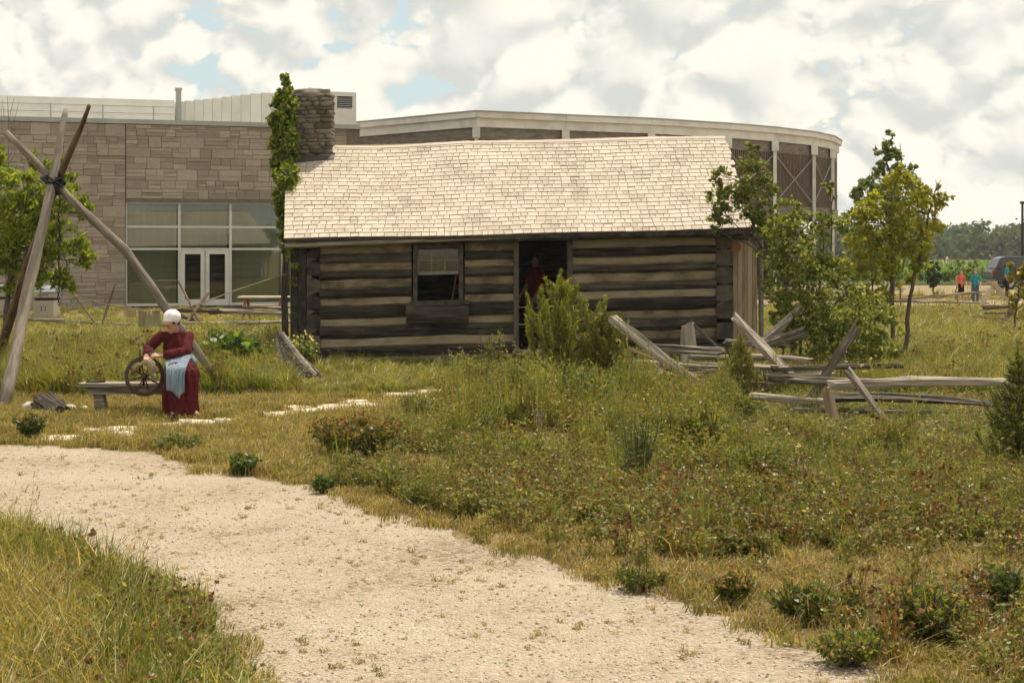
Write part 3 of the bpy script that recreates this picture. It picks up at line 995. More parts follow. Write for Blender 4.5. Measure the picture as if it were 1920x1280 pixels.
piece('purlin_end', cp(LEN+.16, -.1, 2.12), cp(LEN+.16, .35, 2.12), .06, .1, M['rusty_wood'], cab, n=8, seg=2, power=5)
# chimney
chim = MB()
c_s0, c_s1, c_d0, c_d1, c_z1 = -.19, .58, 2.17, 2.95, 5.06
cbox(chim, c_s0+.04, c_s1-.04, c_d0+.04, c_d1-.04, 0, c_z1-.05)
chim = chim.build('chimney', M['mortar'], cab)
rub = []
for k in range(5):
    b = MB(); b.ball((0,0,0), .5, 8, 5, .13)
    me = b.mesh('chimney_stone', True)
    for v in me.vertices:     # squarer than a ball
        for a in range(3):
            q = v.co[a]; v.co[a] = math.copysign(min(.5, abs(q)**.62*.77), q)
    me.materials.append(M['rubble'])
    rub.append(me)
def stone_course(fixed, u0, u1, z0, z1, mapf):
    z = z0
    while z < z1-.03:
        h = random.uniform(.05, .115)
        if z+h > z1: h = z1-z
        u = u0
        while u < u1-.02:
            w = random.uniform(.10, .30)
            if u1-(u+w) < .1: w = u1-u
            c, ax = mapf((u+w/2), z+h/2)
            m = Matrix.Translation(c) @ ax @ Matrix.Rotation(random.gauss(0,.05), 4, 'Y') @ Matrix.Diagonal((w*1.03, .13+random.uniform(-.02,.03), h*1.08, 1))
            put('stone', random.choice(rub), None, chim, mw=m)
            u += w
        z += h
AXF = Matrix((CU, CV, Vector((0,0,1)))).transposed().to_4x4()
AXS = Matrix((CV, -CU, Vector((0,0,1)))).transposed().to_4x4()
stone_course(0, c_s0, c_s1, 3.55, c_z1-.12, lambda u, z: (cp(u, c_d0+.05, z), AXF))
stone_course(0, c_d0+.12, c_d1, 3.6, c_z1-.12, lambda u, z: (cp(c_s1-.05, u, z), AXS))
stone_course(0, c_d0+.12, c_d1, 3.0, c_z1-.12, lambda u, z: (cp(c_s0+.05, u, z), AXS))
b = MB(); b.ball(cp((c_s0+c_s1)/2, (c_d0+c_d1)/2, c_z1-.14), (.43, .43, .15), 18, 8, .06); b.build('mortar_cap', M['mortar'], chim, smooth=True)
M['dark_sheet'] = plain('dark_roof_sheet', (.07,.065,.06), rough=.6, metal=.2)
b = MB(); b.hexa([roof_pt(c_s0+.01,.78,.03), roof_pt(c_s1+.05,.84,.03), roof_pt(c_s1+.05,.88,.04), roof_pt(c_s0+.01,.88,.04), roof_pt(c_s0+.01,.78,.036), roof_pt(c_s1+.05,.84,.036), roof_pt(c_s1+.05,.88,.05), roof_pt(c_s0+.01,.88,.05)])  # thin dark sheet on the roof below the chimney, deeper at its left
b.build('dark_sheet', M['dark_sheet'], chim)
# sticks inside the window
st_ = thing('broom', cp(2.8, .5, .12), 'orange brown broom handle leaning inside the open cabin window', 'broom')
piece('handle', cp(2.72, .55, .6), cp(2.90, .30, 1.62), .016, .016, M['rusty_wood'], st_, n=6, power=2)
piece('bristles', cp(2.66, .62, .13), cp(2.72, .55, .6), .07, .05, M['wood_brown'], st_, n=8, seg=3, taper=.3, power=2)

# ---------------------------------------------------------------- foliage tools
def rand_rot(n, rng=RNG):
    q = rng.normal(size=(n, 4)); q /= np.linalg.norm(q, axis=1)[:, None]
    w, x, y, z = q.T
    return np.stack([np.stack([1-2*(y*y+z*z), 2*(x*y-z*w), 2*(x*z+y*w)], 1),
                     np.stack([2*(x*y+z*w), 1-2*(x*x+z*z), 2*(y*z-x*w)], 1),
                     np.stack([2*(x*z-y*w), 2*(y*z+x*w), 1-2*(x*x+y*y)], 1)], 1)
def leaf_quads(C, size, aspect=.5, droop=0.0, flat=0.0, rng=RNG, dirs=None):
    """diamond leaves at centres C; dirs: preferred leaf axis"""
    n = len(C)
    if dirs is None:
        d = rng.normal(size=(n, 3)); d[:, 2] -= droop
    else:
        d = dirs + rng.normal(size=(n, 3))*.35
    d /= np.linalg.norm(d, axis=1)[:, None]+1e-9
    r = rng.normal(size=(n, 3)); r[:, 2] += flat*3
    sd = np.cross(d, r); sd /= np.linalg.norm(sd, axis=1)[:, None]+1e-9
    nn = np.cross(sd, d)
    L = size*rng.uniform(.6, 1.35, size=(n, 1))
    Wd = L*aspect
    a = C - d*L*.5
    b = C + sd*Wd*.5 - nn*Wd*.12
    c = C + d*L*.5
    e = C - sd*Wd*.5 - nn*Wd*.12
    return np.stack([a, b, c, e], 1)
LEAFK = np.array([1.66, 1.60, 1.20])
def cols(n, palette, rng=RNG, jit=.25):
    p = np.array(palette)*LEAFK
    k = rng.integers(0, len(p), n)
    return np.clip(p[k]*rng.uniform(1-jit, 1+jit, size=(n, 1)), 0, 1)
def cluster_pts(centres, radii, n_each, rng=RNG, shell=.5, sub=True):
    out = []
    for c, r, n in zip(centres, radii, n_each):
        n = int(n)
        if n < 1: continue
        rv = np.array(r) if hasattr(r, '__len__') else np.array([r, r, r])
        if sub:     # sprays of leaves inside the clump leave gaps between them
            m = max(3, int(n/22))
            sc_ = rng.normal(size=(m, 3)); sc_ /= np.linalg.norm(sc_, axis=1)[:, None]
            sc_ *= rng.uniform(.25, 1.08, size=(m, 1))**(shell)
            k = rng.integers(0, m, n)
            p = sc_[k] + rng.normal(size=(n, 3))*.14
        else:
            p = rng.normal(size=(n, 3)); p /= np.linalg.norm(p, axis=1)[:, None]; p *= rng.uniform(0, 1, size=(n, 1))**.5
        out.append(np.array(c) + p*rv)
    return np.concatenate(out)
def tree(name, label, cat, base, clumps, leaves, size, palette, aspect=.5, droop=0.0, bark='bark', trunk_r=.05, stems=None, group=None, mat='leaf', depth=.9, density=None, twig=.012, flat=0.2):
    """clumps: (px, py, radius_px, Y) ; stems: lists of world points with base radius"""
    t = thing(name, base, label, cat, group)
    C = []; Rr = []
    for c in clumps:
        px, py, rp, Y = c[:4]
        C.append(np.array(P(px, py, Y))); Rr.append(rp/F*Y)
    tot = sum(r**2 for r in Rr)
    ne = [leaves*(r**2)/tot for r in Rr]
    rad = [(r, r*depth, r*.92) for r in Rr]
    pts = cluster_pts(C, rad, ne)
    me = quad_mesh('crown', leaf_quads(pts, size, aspect, droop, flat), cols(len(pts), palette))
    crown = put('crown', me, M[mat], t)
    mb = MB()
    base = Vector(base)
    if stems is None:
        stems = [([base, base.lerp(Vector(np.mean(C, axis=0)), .55) + Vector((random.uniform(-.05,.05), 0, 0)), Vector(np.mean(C, axis=0))], trunk_r)]
    allp = []
    for pts_, r0 in stems:
        pts_ = [Vector(p) for p in pts_]
        fine = []
        for a, b in zip(pts_[:-1], pts_[1:]):
            for j in range(4):
                fine.append(a.lerp(b, j/4)+Vector([random.uniform(-.6, .6)*r0 for _ in range(3)]))
        fine.append(pts_[-1])
        n = len(fine)
        mb.tube(fine, [max(.006, r0*(1-.8*i/n)) for i in range(n)], 7)
        allp += fine[n//3:]
    for c, r in zip(C, Rr):      # limbs into every clump
        c = Vector(c)
        q = min(allp, key=lambda p: (p-c).length + (2.0 if p.z > c.z else 0))
        mid = q.lerp(c, .5)+Vector((random.uniform(-.1,.1)*r, random.uniform(-.1,.1)*r, .15*r))
        mb.tube([q, mid, c], [twig*1.3, twig, twig*.5], 5)
        for k in range(5):
            e = c + Vector([random.gauss(0, .5)*r for _ in range(3)])
            mb.tube([c.lerp(q, random.uniform(0, .4)), e], [twig*.6, twig*.25], 4)
    mb.build('trunk', M[bark], t)
    return t

# ================================================================ FAR VEGETATION
def far_wood():
    V = []; Cc = []
    x = -230.0
    rng = np.random.default_rng(3)
    while x < 260:
        y = 350 + rng.uniform(-14, 14)
        h = rng.uniform(6.6, 8.7)
        r = rng.uniform(2.6, 4.4)
        n = 620
        m = 40
        s_ = rng.normal(size=(m, 3)); s_ /= np.linalg.norm(s_, axis=1)[:, None]; s_ *= rng.uniform(.5, 1.0, size=(m, 1))
        p = s_[rng.integers(0, m, n)] + rng.normal(size=(n, 3))*.16
        c = np.array([x, y, h*.52])
        pts = c + p*np.array([r, r, h*.46])
        V.append(leaf_quads(pts, 1.0, .8, rng=rng))
        base = np.array([.105, .15, .065]) * rng.uniform(.75, 1.3)
        base[0] *= rng.uniform(.85, 1.3)
        Cc.append(base*rng.uniform(.7, 1.35, size=(n, 1)))
        x += rng.uniform(1.3, 2.4)
    # the undergrowth along the wood's edge
    n = 22000
    pts = np.stack([rng.uniform(-230, 260, n), rng.uniform(334, 346, n), rng.uniform(0, 5.4, n)], 1)
    V.append(leaf_quads(pts, 1.3, .8, rng=rng)); Cc.append(np.array([.085,.125,.055])*rng.uniform(.6, 1.4, size=(n, 1)))
    return quad_mesh('far_wood', np.concatenate(V), np.concatenate(Cc))
put('far_wood', far_wood(), M['wood_far'], label='distant dark green wood beyond the fields', cat='wood', kind='stuff')
def corn():
    rng = np.random.default_rng(5)
    V = []; Cc = []
    n = 9000
    y = 94 + 115*rng.random(n)**1.8
    x = np.round((rng.uniform(-.05, .42, n)*y)/.75)*.75 + rng.normal(0, .06, n)
    h = rng.uniform(.8, 1.15, n)
    for k in range(6):
        a = rng.uniform(0, 6.28, n)
        z0 = h*rng.uniform(.15, .75, n)
        d = np.stack([np.cos(a), np.sin(a), rng.uniform(.3, 1.2, n)], 1); d /= np.linalg.norm(d, axis=1)[:, None]
        L = (h*.55)[:, None]
        p0 = np.stack([x, y, z0], 1); p1 = p0+d*L*.6; p2 = p0+d*L; p2[:, 2] -= .1
        s = np.stack([-np.sin(a), np.cos(a), 0*a], 1)*.05
        V.append(np.stack([p0-s*.6, p0+s*.6, p1+s, p1-s], 1)); V.append(np.stack([p1-s, p1+s, p2+s*.1, p2-s*.1], 1))
        c = cols(n, [(.07,.12,.035), (.10,.15,.05), (.06,.10,.03)], rng)
        Cc += [c, c]
    return quad_mesh('corn', np.concatenate(V), np.concatenate(Cc))
put('corn_field', corn(), M['wood_far'], label='rows of young green corn beyond the mown strip', cat='corn', kind='stuff')

# ================================================================ TREES AND SHRUBS
YG = [(.115,.15,.018), (.15,.17,.02), (.09,.13,.018), (.06,.10,.014)]
t_ = tree('broadleaf_tree', 'bright green young tree with long drooping leaflets behind the pole tripod', 'tree', (P(8,0,33).x, 33, 0),
     [(20,330,34,33),(75,305,22,33.1),(118,318,26,33),(60,360,40,32.8),(25,400,46,33.2),(95,395,36,33),(130,372,28,32.8),(155,398,20,33),
      (60,450,50,33),(110,455,38,32.8),(150,470,30,33.2),(20,480,44,33),(165,488,20,33),(90,510,38,33),(40,525,36,33.1),(130,520,24,33),(0,290,24,33),(-40,400,60,33),(-40,480,50,33)],
     8500, .17, [(.14,.175,.02), (.18,.20,.022), (.11,.15,.02), (.07,.11,.015)], aspect=.34, droop=.9, trunk_r=.07,
     stems=[([(P(8,0,33).x,33,0), P(12,560,33), P(25,470,33), P(40,400,33)], .075)], depth=1.0, twig=.016)
sap = thing('bare_sapling', G(8, 622), 'thin leafless sapling standing above the left tree', 'tree')
mb = MB()
b0 = Vector((P(12,0,40).x, 40, 0))
tr_ = [b0, P(12,480,40), P(15,330,40), P(17,250,40), P(14,180,40)]
mb.tube(tr_, [.03,.026,.02,.014,.005], 6)
mb.build('trunk', M['bark_grey'], sap)
mb = MB()
for (a, b, c) in (((16,300),(28,268),(24,205)), ((15,330),(5,290),(2,195)), ((16,270),(26,230),(36,190)), ((15,260),(8,220),(4,185)), ((16,240),(20,210),(27,182)), ((16,310),(27,290),(29,225))):
    mb.tube([P(*a,40), P(*b,40.1), P(*c,39.9)], [.010,.007,.003], 4)
mb.build('branches', M['bark_grey'], sap, kind='stuff')

GR = [(.055,.085,.022), (.075,.11,.03), (.04,.065,.018), (.10,.13,.04)]
tree('roof_side_tree', 'thin green tree leaning over the right end of the shingle roof', 'tree', (P(1490,0,26.6).x, 26.6, 0),
     [(1413,275,15,26.4),(1402,310,26,26.4),(1425,322,24,26.5),(1392,350,26,26.2),(1430,352,26,26.5),(1355,330,22,26.1),(1342,365,24,26.1),(1372,372,26,26.2),(1405,385,30,26.3),(1436,385,20,26.5),(1338,402,20,26.1),(1362,405,22,26.1),(1425,415,22,26.4),(1342,430,11,26.1),(1440,440,24,26.5)],
     4200, .072, [(.11,.145,.04), (.14,.17,.05), (.08,.11,.03), (.19,.20,.08)], aspect=.55, droop=.3,
     stems=[([(P(1490,0,26.6).x,26.6,0), P(1480,600,26.6), P(1462,520,26.5), P(1430,470,26.4), P(1405,400,26.3), P(1398,330,26.3)], .035),
            ([P(1430,470,26.4), P(1395,440,26.3), P(1360,400,26.2)], .016), ([P(1450,500,26.5), P(1400,455,26.4), P(1375,450,26.3)], .018)], twig=.008)
tree('dense_shrub', 'tall dense dark green shrub with many stems beside the lean-to', 'shrub', (P(1530,0,25.3).x, 25.3, 0),
     [(1485,395,30,25.4),(1465,430,34,25.2),(1505,430,36,25.5),(1545,420,30,25.4),(1450,480,32,25.2),(1490,480,44,25.1),(1535,470,40,25.4),(1470,530,40,25),(1520,530,48,25.1),(1565,510,36,25.5),(1490,585,44,25),(1545,590,52,25),(1600,570,40,25.3),(1635,600,44,25.2),(1590,630,52,24.9),(1520,640,46,24.8),(1660,640,36,25),(1460,600,24,25),(1625,660,44,24.8),(1560,680,50,24.8),(1555,345,13,25.4),(1562,365,12,25.4)],
     11500, .075, [(.10,.125,.032), (.13,.155,.042), (.18,.19,.065), (.075,.10,.026)], aspect=.6, droop=.2,
     stems=[([(P(1500,0,25.3).x,25.3,0), P(1500,560,25.3), P(1490,420,25.3)], .03), ([(P(1530,0,25.3).x,25.3,0), P(1535,560,25.3), P(1545,440,25.4)], .03),
            ([(P(1570,0,25.2).x,25.2,0), P(1585,600,25.2), P(1560,500,25.4), P(1556,350,25.4)], .025), ([(P(1610,0,25.1).x,25.1,0), P(1620,640,25.1), P(1635,590,25.1)], .022), ([(P(1470,0,25.1).x,25.1,0), P(1465,600,25.1), P(1455,470,25.2)], .022)], twig=.009)
tree('yellowing_tree', 'yellow green small tree with a bent dark stem right of the dense shrub', 'tree', (P(1695,0,28).x, 28, 0),
     [(1640,385,30,28.2),(1680,345,28,28.3),(1715,350,28,28),(1610,410,28,28.4),(1655,420,36,28),(1700,400,40,28.1),(1740,380,30,28),(1625,455,36,28.2),(1670,465,38,28),(1715,450,36,27.8),(1750,425,24,28),(1765,375,16,27.9),(1640,510,36,28),(1690,510,30,28),(1725,490,24,27.9),(1600,500,24,28.2),(1650,560,26,28),(1780,370,9,27.8),(1760,345,10,27.9),(1690,320,16,28.2)],
     8200, .078, [(.22,.22,.03), (.25,.235,.03), (.18,.195,.03), (.13,.155,.03)], aspect=.5, droop=.4,
     stems=[([(P(1695,0,28).x,28,0), P(1700,600,28), P(1712,520,27.9), P(1730,460,27.9), P(1742,400,27.9), P(1750,370,27.9)], .045), ([(P(1672,0,28).x,28,0), P(1672,560,28), P(1672,470,28), P(1665,400,28), P(1680,345,28.2)], .04),
            ([(P(1640,0,28.2).x,28.2,0), P(1638,560,28.1), P(1630,450,28.1)], .025)], twig=.011)
tree('tall_grey_green_tree', 'tallest grey green tree with a tufted top rising behind the yellowing tree', 'tree', (P(1672,0,46).x, 46, 0),
     [(1662,262,16,46),(1655,285,20,46),(1678,290,16,46),(1660,315,20,46),(1690,322,18,46),(1642,345,22,46.2),(1680,345,28,46),(1712,318,10,46),(1622,362,24,46),(1606,372,16,46),(1720,350,20,46),(1650,380,34,46),(1700,380,34,46),(1600,420,34,46),(1620,470,44,46.4),(1700,450,44,46.4)],
     6500, .15, [(.11,.145,.07), (.135,.165,.08), (.085,.11,.055)], aspect=.55,
     stems=[([(P(1672,0,46).x,46,0), P(1672,450,46), P(1668,340,46), P(1662,270,46)], .08), ([P(1685,380,46), P(1690,320,46), P(1688,270,46)], .03)], twig=.016)
tree('round_conifer', 'small dark round evergreen standing alone on the mown strip', 'tree', (P(1751,0,72).x, 72, 0),
     [(1751,500,11,72),(1749,512,14,72),(1753,524,13,72),(1751,534,10,72)], 900, .16, [(.025,.045,.02), (.035,.06,.025)], aspect=.4, trunk_r=.06, twig=.02)
tree('orange_leaved_shrub', 'small yellow orange shrub at the right picture edge', 'shrub', (P(1900,0,36).x, 36, 0),
     [(1905,520,18,36),(1915,545,22,36),(1895,560,16,36),(1925,505,18,36),(1893,498,9,36),(1930,570,30,36)], 1100, .10, [(.20,.15,.015), (.14,.13,.02), (.09,.10,.02)], aspect=.5, trunk_r=.03)
tree('slender_roadside_tree', 'slim shrub in front of the two people on the mown strip', 'shrub', (P(1812,0,66).x, 66, 0),
     [(1800,492,9,66),(1825,495,10,66),(1812,505,9,66),(1790,505,7,66)], 380, .13, [(.075,.10,.03), (.10,.12,.03)], trunk_r=.03, twig=.012,
     stems=[([(P(1790,0,66).x,66,0), P(1795,530,66), P(1800,495,66)], .025), ([(P(1822,0,66).x,66,0), P(1823,520,66), P(1826,497,66)], .025)])

# climbing vine on the chimney
vine = thing('climbing_vine', cp(-.35, 2.0, 0), 'green leafy vine climbing the left side of the stone chimney', 'vine')
VC = []
for py in range(160, 470, 9):
    k = (py-160)/310
    cxp = lerp(533, 537, k) + random.uniform(-4, 4)
    rp = (22 if py > 190 else 15) if py < 380 else lerp(17, 10, (py-380)/90)
    VC.append((cxp - (3 if 200 < py < 330 else 0), py, rp, 29.9 - (.6 if py > 330 else 0)))
VC += [(540,152,7,30), (543,165,8,30), (515,200,8,29.9), (508,232,5,29.9), (545,470,14,27.9), (552,500,9,27.85), (553,530,8,27.85), (548,460,10,27.9)]
C = [np.array(P(a, b, Y)) for a, b, r, Y in VC]; Rr = [r/F*Y for a, b, r, Y in VC]
pts = cluster_pts(C, [(r, r*1.3, r*1.2) for r in Rr], [r*r*6.5e3 for r in Rr], shell=.4)
put('leaves', quad_mesh('leaves', leaf_quads(pts, .085, .75, .8), cols(len(pts), [(.15,.19,.025), (.10,.15,.02), (.06,.10,.018), (.20,.22,.04)])), M['leaf'], vine, kind='stuff')
mb = MB()
for k in range(4):
    x0 = -.30+k*.03
    mb.tube([cp(x0, 2.0, 0), cp(x0-.03, 1.95, 1.2), cp(x0+.02, 2.0, 2.4), cp(x0-.05, 2.1, 3.6), cp(x0, 2.2, 4.8)], [.02,.018,.015,.01,.005], 5)
mb.build('stems', M['bark'], vine)

# young evergreens and shrubs of the meadow
def conifer(name, label, base, height, width, palette, whorls=10, per=9, needle=.05, upright=.7, cat='tree', dens=34, core=True):
    t = thing(name, base, label, cat)
    base = Vector(base)
    mb = MB(); mb.tube([base, base+Vector((random.uniform(-.02,.02), 0, height*.5)), base+Vector((0,0,height))], [height*.022, height*.014, .004], 6)
    Vs = []; Cs = []
    for w in range(whorls):
        k = w/(whorls-1)
        z = height*lerp(.04, .93, k)
        r = width*(1-k)**.8*random.uniform(.85, 1.12)+.04
        for j in range(per):
            a = 6.283*(j+random.random())/per
            L = r*random.uniform(.6, 1.1)
            p0 = base+Vector((0,0,z))
            d = Vector((math.cos(a), math.sin(a), upright*random.uniform(.5, 1.2)))
            p1 = p0 + d*L*.55
            p2 = p1 + Vector((math.cos(a)*.35, math.sin(a)*.35, upright*1.4)).normalized()*L*.5
            mb.tube([p0, p1, p2], [.007,.005,.002], 4)
            n = max(8, int(dens*L/.25))
            tt = RNG.random(n)**.8
            A = np.array(p0); B = np.array(p1); Cq = np.array(p2)
            pp = np.where(tt[:, None] < .5, A+(B-A)*(tt[:, None]*2), B+(Cq-B)*(tt[:, None]*2-1)) + RNG.normal(size=(n, 3))*.012
            dr = np.array((p2-p0).normalized())[None, :] + RNG.normal(size=(n, 3))*.55
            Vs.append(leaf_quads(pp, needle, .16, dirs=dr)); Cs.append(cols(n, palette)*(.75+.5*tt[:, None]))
    # leader
    n = 40
    tt = RNG.random((n, 1)); pp = np.array(base+Vector((0,0,height*.85)))+tt*np.array([0,0,height*.2])
    Vs.append(leaf_quads(pp, needle, .16, dirs=np.array([[0,0,1.]])+RNG.normal(size=(n,3))*.5)); Cs.append(cols(n, palette))
    mb.build('trunk', M['bark'], t)
    put('crown', quad_mesh('crown', np.concatenate(Vs), np.concatenate(Cs)), M['needle'], t)
    return t
PINE = [(.135,.15,.028), (.17,.175,.033), (.10,.12,.024)]
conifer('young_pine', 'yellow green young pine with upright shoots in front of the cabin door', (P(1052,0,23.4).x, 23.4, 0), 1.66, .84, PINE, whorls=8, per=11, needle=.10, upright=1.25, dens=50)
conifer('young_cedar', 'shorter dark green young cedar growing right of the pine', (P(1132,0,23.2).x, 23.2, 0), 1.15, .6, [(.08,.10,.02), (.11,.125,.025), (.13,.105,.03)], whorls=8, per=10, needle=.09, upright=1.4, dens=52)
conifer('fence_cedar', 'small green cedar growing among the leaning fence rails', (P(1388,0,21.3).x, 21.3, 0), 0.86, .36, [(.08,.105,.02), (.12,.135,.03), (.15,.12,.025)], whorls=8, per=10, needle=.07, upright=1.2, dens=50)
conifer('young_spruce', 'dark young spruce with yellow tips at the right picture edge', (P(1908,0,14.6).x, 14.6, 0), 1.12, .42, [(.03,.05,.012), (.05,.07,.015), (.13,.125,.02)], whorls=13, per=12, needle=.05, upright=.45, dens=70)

def bushy(name, label, px, py_base, w_px, h_px, leaves, size, palette, aspect=.5, bark='bark_red', stems_n=12, cat='shrub', low=.15, Y=None, heads=None, mat='leaf', spread=1.0):
    """many stemmed plant; its foot stands on the ground at the given pixel"""
    b = G(px, py_base); Y = b.y
    k = Y/F
    t = thing(name, b, label, cat)
    w, h = w_px*k, h_px*k
    mb = MB()
    tips = []
    for i in range(stems_n):
        a = 6.283*i/stems_n+random.random()
        rr = random.uniform(.2, 1.0)
        tip = b + Vector((math.cos(a)*w*.5*rr*spread, math.sin(a)*w*.4*rr, h*random.uniform(.65, 1.0)*(1-.25*rr)))
        mid = b.lerp(tip, .5)+Vector((math.cos(a)*w*.06, math.sin(a)*w*.06, 0))
        f = b + Vector((random.uniform(-1,1)*w*.08, random.uniform(-1,1)*w*.08, 0))
        mb.tube([f, mid, tip], [.008, .006, .0025], 4)
        tips.append((mid, tip))
        for q in range(2):
            e = mid.lerp(tip, random.uniform(.1, .7)) + Vector((random.gauss(0,.1)*w, random.gauss(0,.1)*w, .1*h))
            mb.tube([mid.lerp(tip, .2), e], [.003,.0015], 4); tips.append((mid, e))
    mb.build('stems', M[bark], t)
    n = leaves
    kk = RNG.integers(0, len(tips), n); u = RNG.uniform(low-.5, 1.05, (n, 1))
    A = np.array([tuple(a) for a, e in tips]); B = np.array([tuple(e) for a, e in tips])
    pts = A[kk]+(B[kk]-A[kk])*u + RNG.normal(size=(n, 3))*np.array([w*.05, w*.05, h*.04])
    pts[:, 2] = np.maximum(pts[:, 2], .02)
    put('foliage', quad_mesh('foliage', leaf_quads(pts, size, aspect, -.4), cols(n, palette)), M[mat], t)
    if heads:
        m, hs, hp = heads
        kk = RNG.integers(0, len(tips), m)
        pts = B[kk] + RNG.normal(size=(m, 3))*np.array([w*.06, w*.06, h*.05])
        Q = np.concatenate([leaf_quads(pts, hs, .9), leaf_quads(pts, hs, .9)])
        put('flower_heads', quad_mesh('flower_heads', Q, np.tile(cols(m, hp), (2, 1))), M[mat], t, kind='stuff')
    return t
OL = [(.10,.115,.03), (.13,.13,.035), (.075,.095,.025), (.16,.13,.05)]
DG = [(.05,.08,.018), (.075,.105,.022), (.035,.06,.014)]
PINK = [(.26,.13,.13), (.20,.11,.085), (.31,.18,.16)]
bushy('red_stemmed_shrub', 'sparse olive shrub with dark red stems below the rail fence', 1312, 875, 130, 135, 1300, .05, OL+[(.15,.165,.04)], stems_n=18, low=.5)
bushy('round_weed', 'compact bright green weed tuft at the upper edge of the gravel path', 456, 891, 70, 46, 900, .045, DG, bark='bark', stems_n=18, low=.0, cat='weed')
bushy('spreading_weed', 'low spreading green weed in the dry grass below the stone slabs', 332, 848, 110, 40, 700, .04, OL+DG, bark='bark', stems_n=18, cat='weed')
bushy('dark_weed', 'dark green weed with reddish heads beside the path at far left', 58, 826, 66, 62, 800, .045, DG, bark='bark_red', stems_n=16, heads=(60,.03,[(.16,.07,.04)]), cat='weed')
bushy('rusty_clover', 'broad clump of clover with rusty brown heads right of the slab path', 668, 860, 190, 95, 2600, .045, DG+OL, bark='bark_red', stems_n=44, heads=(420,.032,[(.18,.08,.05),(.24,.12,.08),(.12,.05,.03)]), cat='clover')
bushy('white_flowering_bush', 'bush with creamy white flower heads at the left cabin corner', 563, 706, 70, 92, 900, .07, [(.05,.085,.02), (.08,.11,.03)], bark='bark', stems_n=22, heads=(150,.035,[(.42,.38,.26),(.34,.31,.20)]))
bushy('broad_leaved_vine', 'dark green broad leaved vine heaped behind the seated woman', 440, 706, 130, 95, 1100, .13, [(.035,.07,.014), (.05,.09,.02), (.09,.13,.03)], aspect=.85, bark='bark', stems_n=22, cat='vine')
bushy('green_shrub', 'light green shrub rising beside the clothesline left of the cabin', 405, 700, 60, 110, 600, .07, [(.09,.13,.025), (.07,.10,.02)], bark='bark', stems_n=14)
bushy('tall_weed', 'tall narrow weed with pale leaves against the cabin wall below the window', 862, 735, 46, 105, 420, .06, [(.15,.16,.07), (.11,.13,.05)], aspect=.35, bark='bark', stems_n=7, low=.3, cat='weed')
bushy('branching_weed', 'tall branching weed in front of the cabin logs left of the door', 925, 738, 70, 150, 520, .05, OL, aspect=.4, bark='bark', stems_n=9, low=.4, cat='weed')
bushy('reddish_bush', 'olive bush with rusty leaves in front of the young pine', 1108, 838, 110, 95, 1300, .04, OL+[(.17,.09,.03)], bark='bark_red', stems_n=26)
bushy('blue_green_weed', 'feathery blue green weed right of the rusty bush', 1195, 905, 100, 150, 1100, .05, [(.075,.10,.04), (.095,.12,.05)], aspect=.18, bark='bark', stems_n=22, low=.1, cat='weed')
bushy('bare_edge_clover', 'lone dark clover clump on the path edge under the dry patch', 1372, 1135, 95, 75, 900, .032, DG+OL, bark='bark_red', stems_n=22, heads=(50,.028,PINK), cat='clover')
bushy('pink_clover', 'large clover clump with pink heads near the lower right corner', 1730, 1205, 170, 130, 1500, .036, DG+OL, bark='bark', stems_n=36, heads=(60,.024,PINK), cat='clover')
bushy('corner_clover', 'clover clump hugging the gravel at the lower right', 1590, 1250, 170, 80, 1100, .034, DG+OL, bark='bark', stems_n=30, heads=(30,.022,PINK), cat='clover')
bushy('middle_clover', 'clover clump above the gravel between two drier gaps at lower right', 1510, 1165, 150, 90, 1100, .034, DG+OL, bark='bark', stems_n=30, heads=(30,.022,PINK), cat='clover')
bushy('right_clover', 'dark clover clump at the right picture edge below the dry grass', 1870, 1150, 120, 110, 1000, .036, DG, bark='bark', stems_n=26, heads=(24,.022,PINK), cat='clover')
bushy('edge_weed', 'low weed creeping onto the gravel where the path narrows', 1200, 1110, 120, 55, 700, .032, DG+OL, bark='bark_red', stems_n=22, cat='weed')
bushy('leafy_edge_weed', 'small dark weed at the tip of the clover bed by the path', 606, 926, 50, 42, 500, .04, DG, bark='bark', stems_n=14, cat='weed')

bushy('goldenrod_clump', 'yellow green weed clump left of the young pine', 985, 775, 160, 150, 2400, .05, G3 := [(.14,.15,.035), (.17,.17,.045), (.10,.12,.03)], aspect=.3, bark='bark', stems_n=16, cat='weed')
bushy('dark_leafy_weed', 'dark leafy weed clump under the pine on its right', 1080, 790, 190, 130, 2400, .05, DG+OL, aspect=.45, bark='bark', stems_n=20, cat='weed')
bushy('fence_foot_weed', 'green weed clump hiding the left ends of the tumbled rails', 1205, 775, 150, 85, 1800, .05, [(.09,.115,.03), (.12,.14,.04)], aspect=.3, bark='bark', stems_n=20, cat='weed')
bushy('rail_gap_weed', 'leafy weed growing between the tumbled fence and the near rails', 1370, 800, 130, 85, 1300, .05, OL+DG, aspect=.45, bark='bark', stems_n=20, cat='weed')
bushy('post_foot_weed', 'weed clump at the foot of the thick leaning stake', 1480, 830, 120, 62, 1000, .045, OL, aspect=.4, bark='bark', stems_n=18, cat='weed')
bushy('rail_front_weed', 'low weed clump in front of the lowest near rail', 1640, 868, 160, 55, 1100, .045, DG+OL, aspect=.45, bark='bark', stems_n=22, cat='weed')
bushy('far_rail_weed', 'weed clump before the near rails next to the spruce', 1790, 868, 130, 55, 900, .045, OL, aspect=.4, bark='bark', stems_n=20, cat='weed')
bushy('door_side_weed', 'tall leafy weed mass left of the door in front of the logs', 900, 752, 150, 105, 2000, .045, OL+[(.14,.16,.05)], aspect=.35, bark='bark', stems_n=24, cat='weed')
bushy('meadow_bush', 'rounded green bush in the meadow right of the feathery weed', 1250, 850, 120, 100, 1500, .045, DG+OL, aspect=.45, bark='bark', stems_n=26)
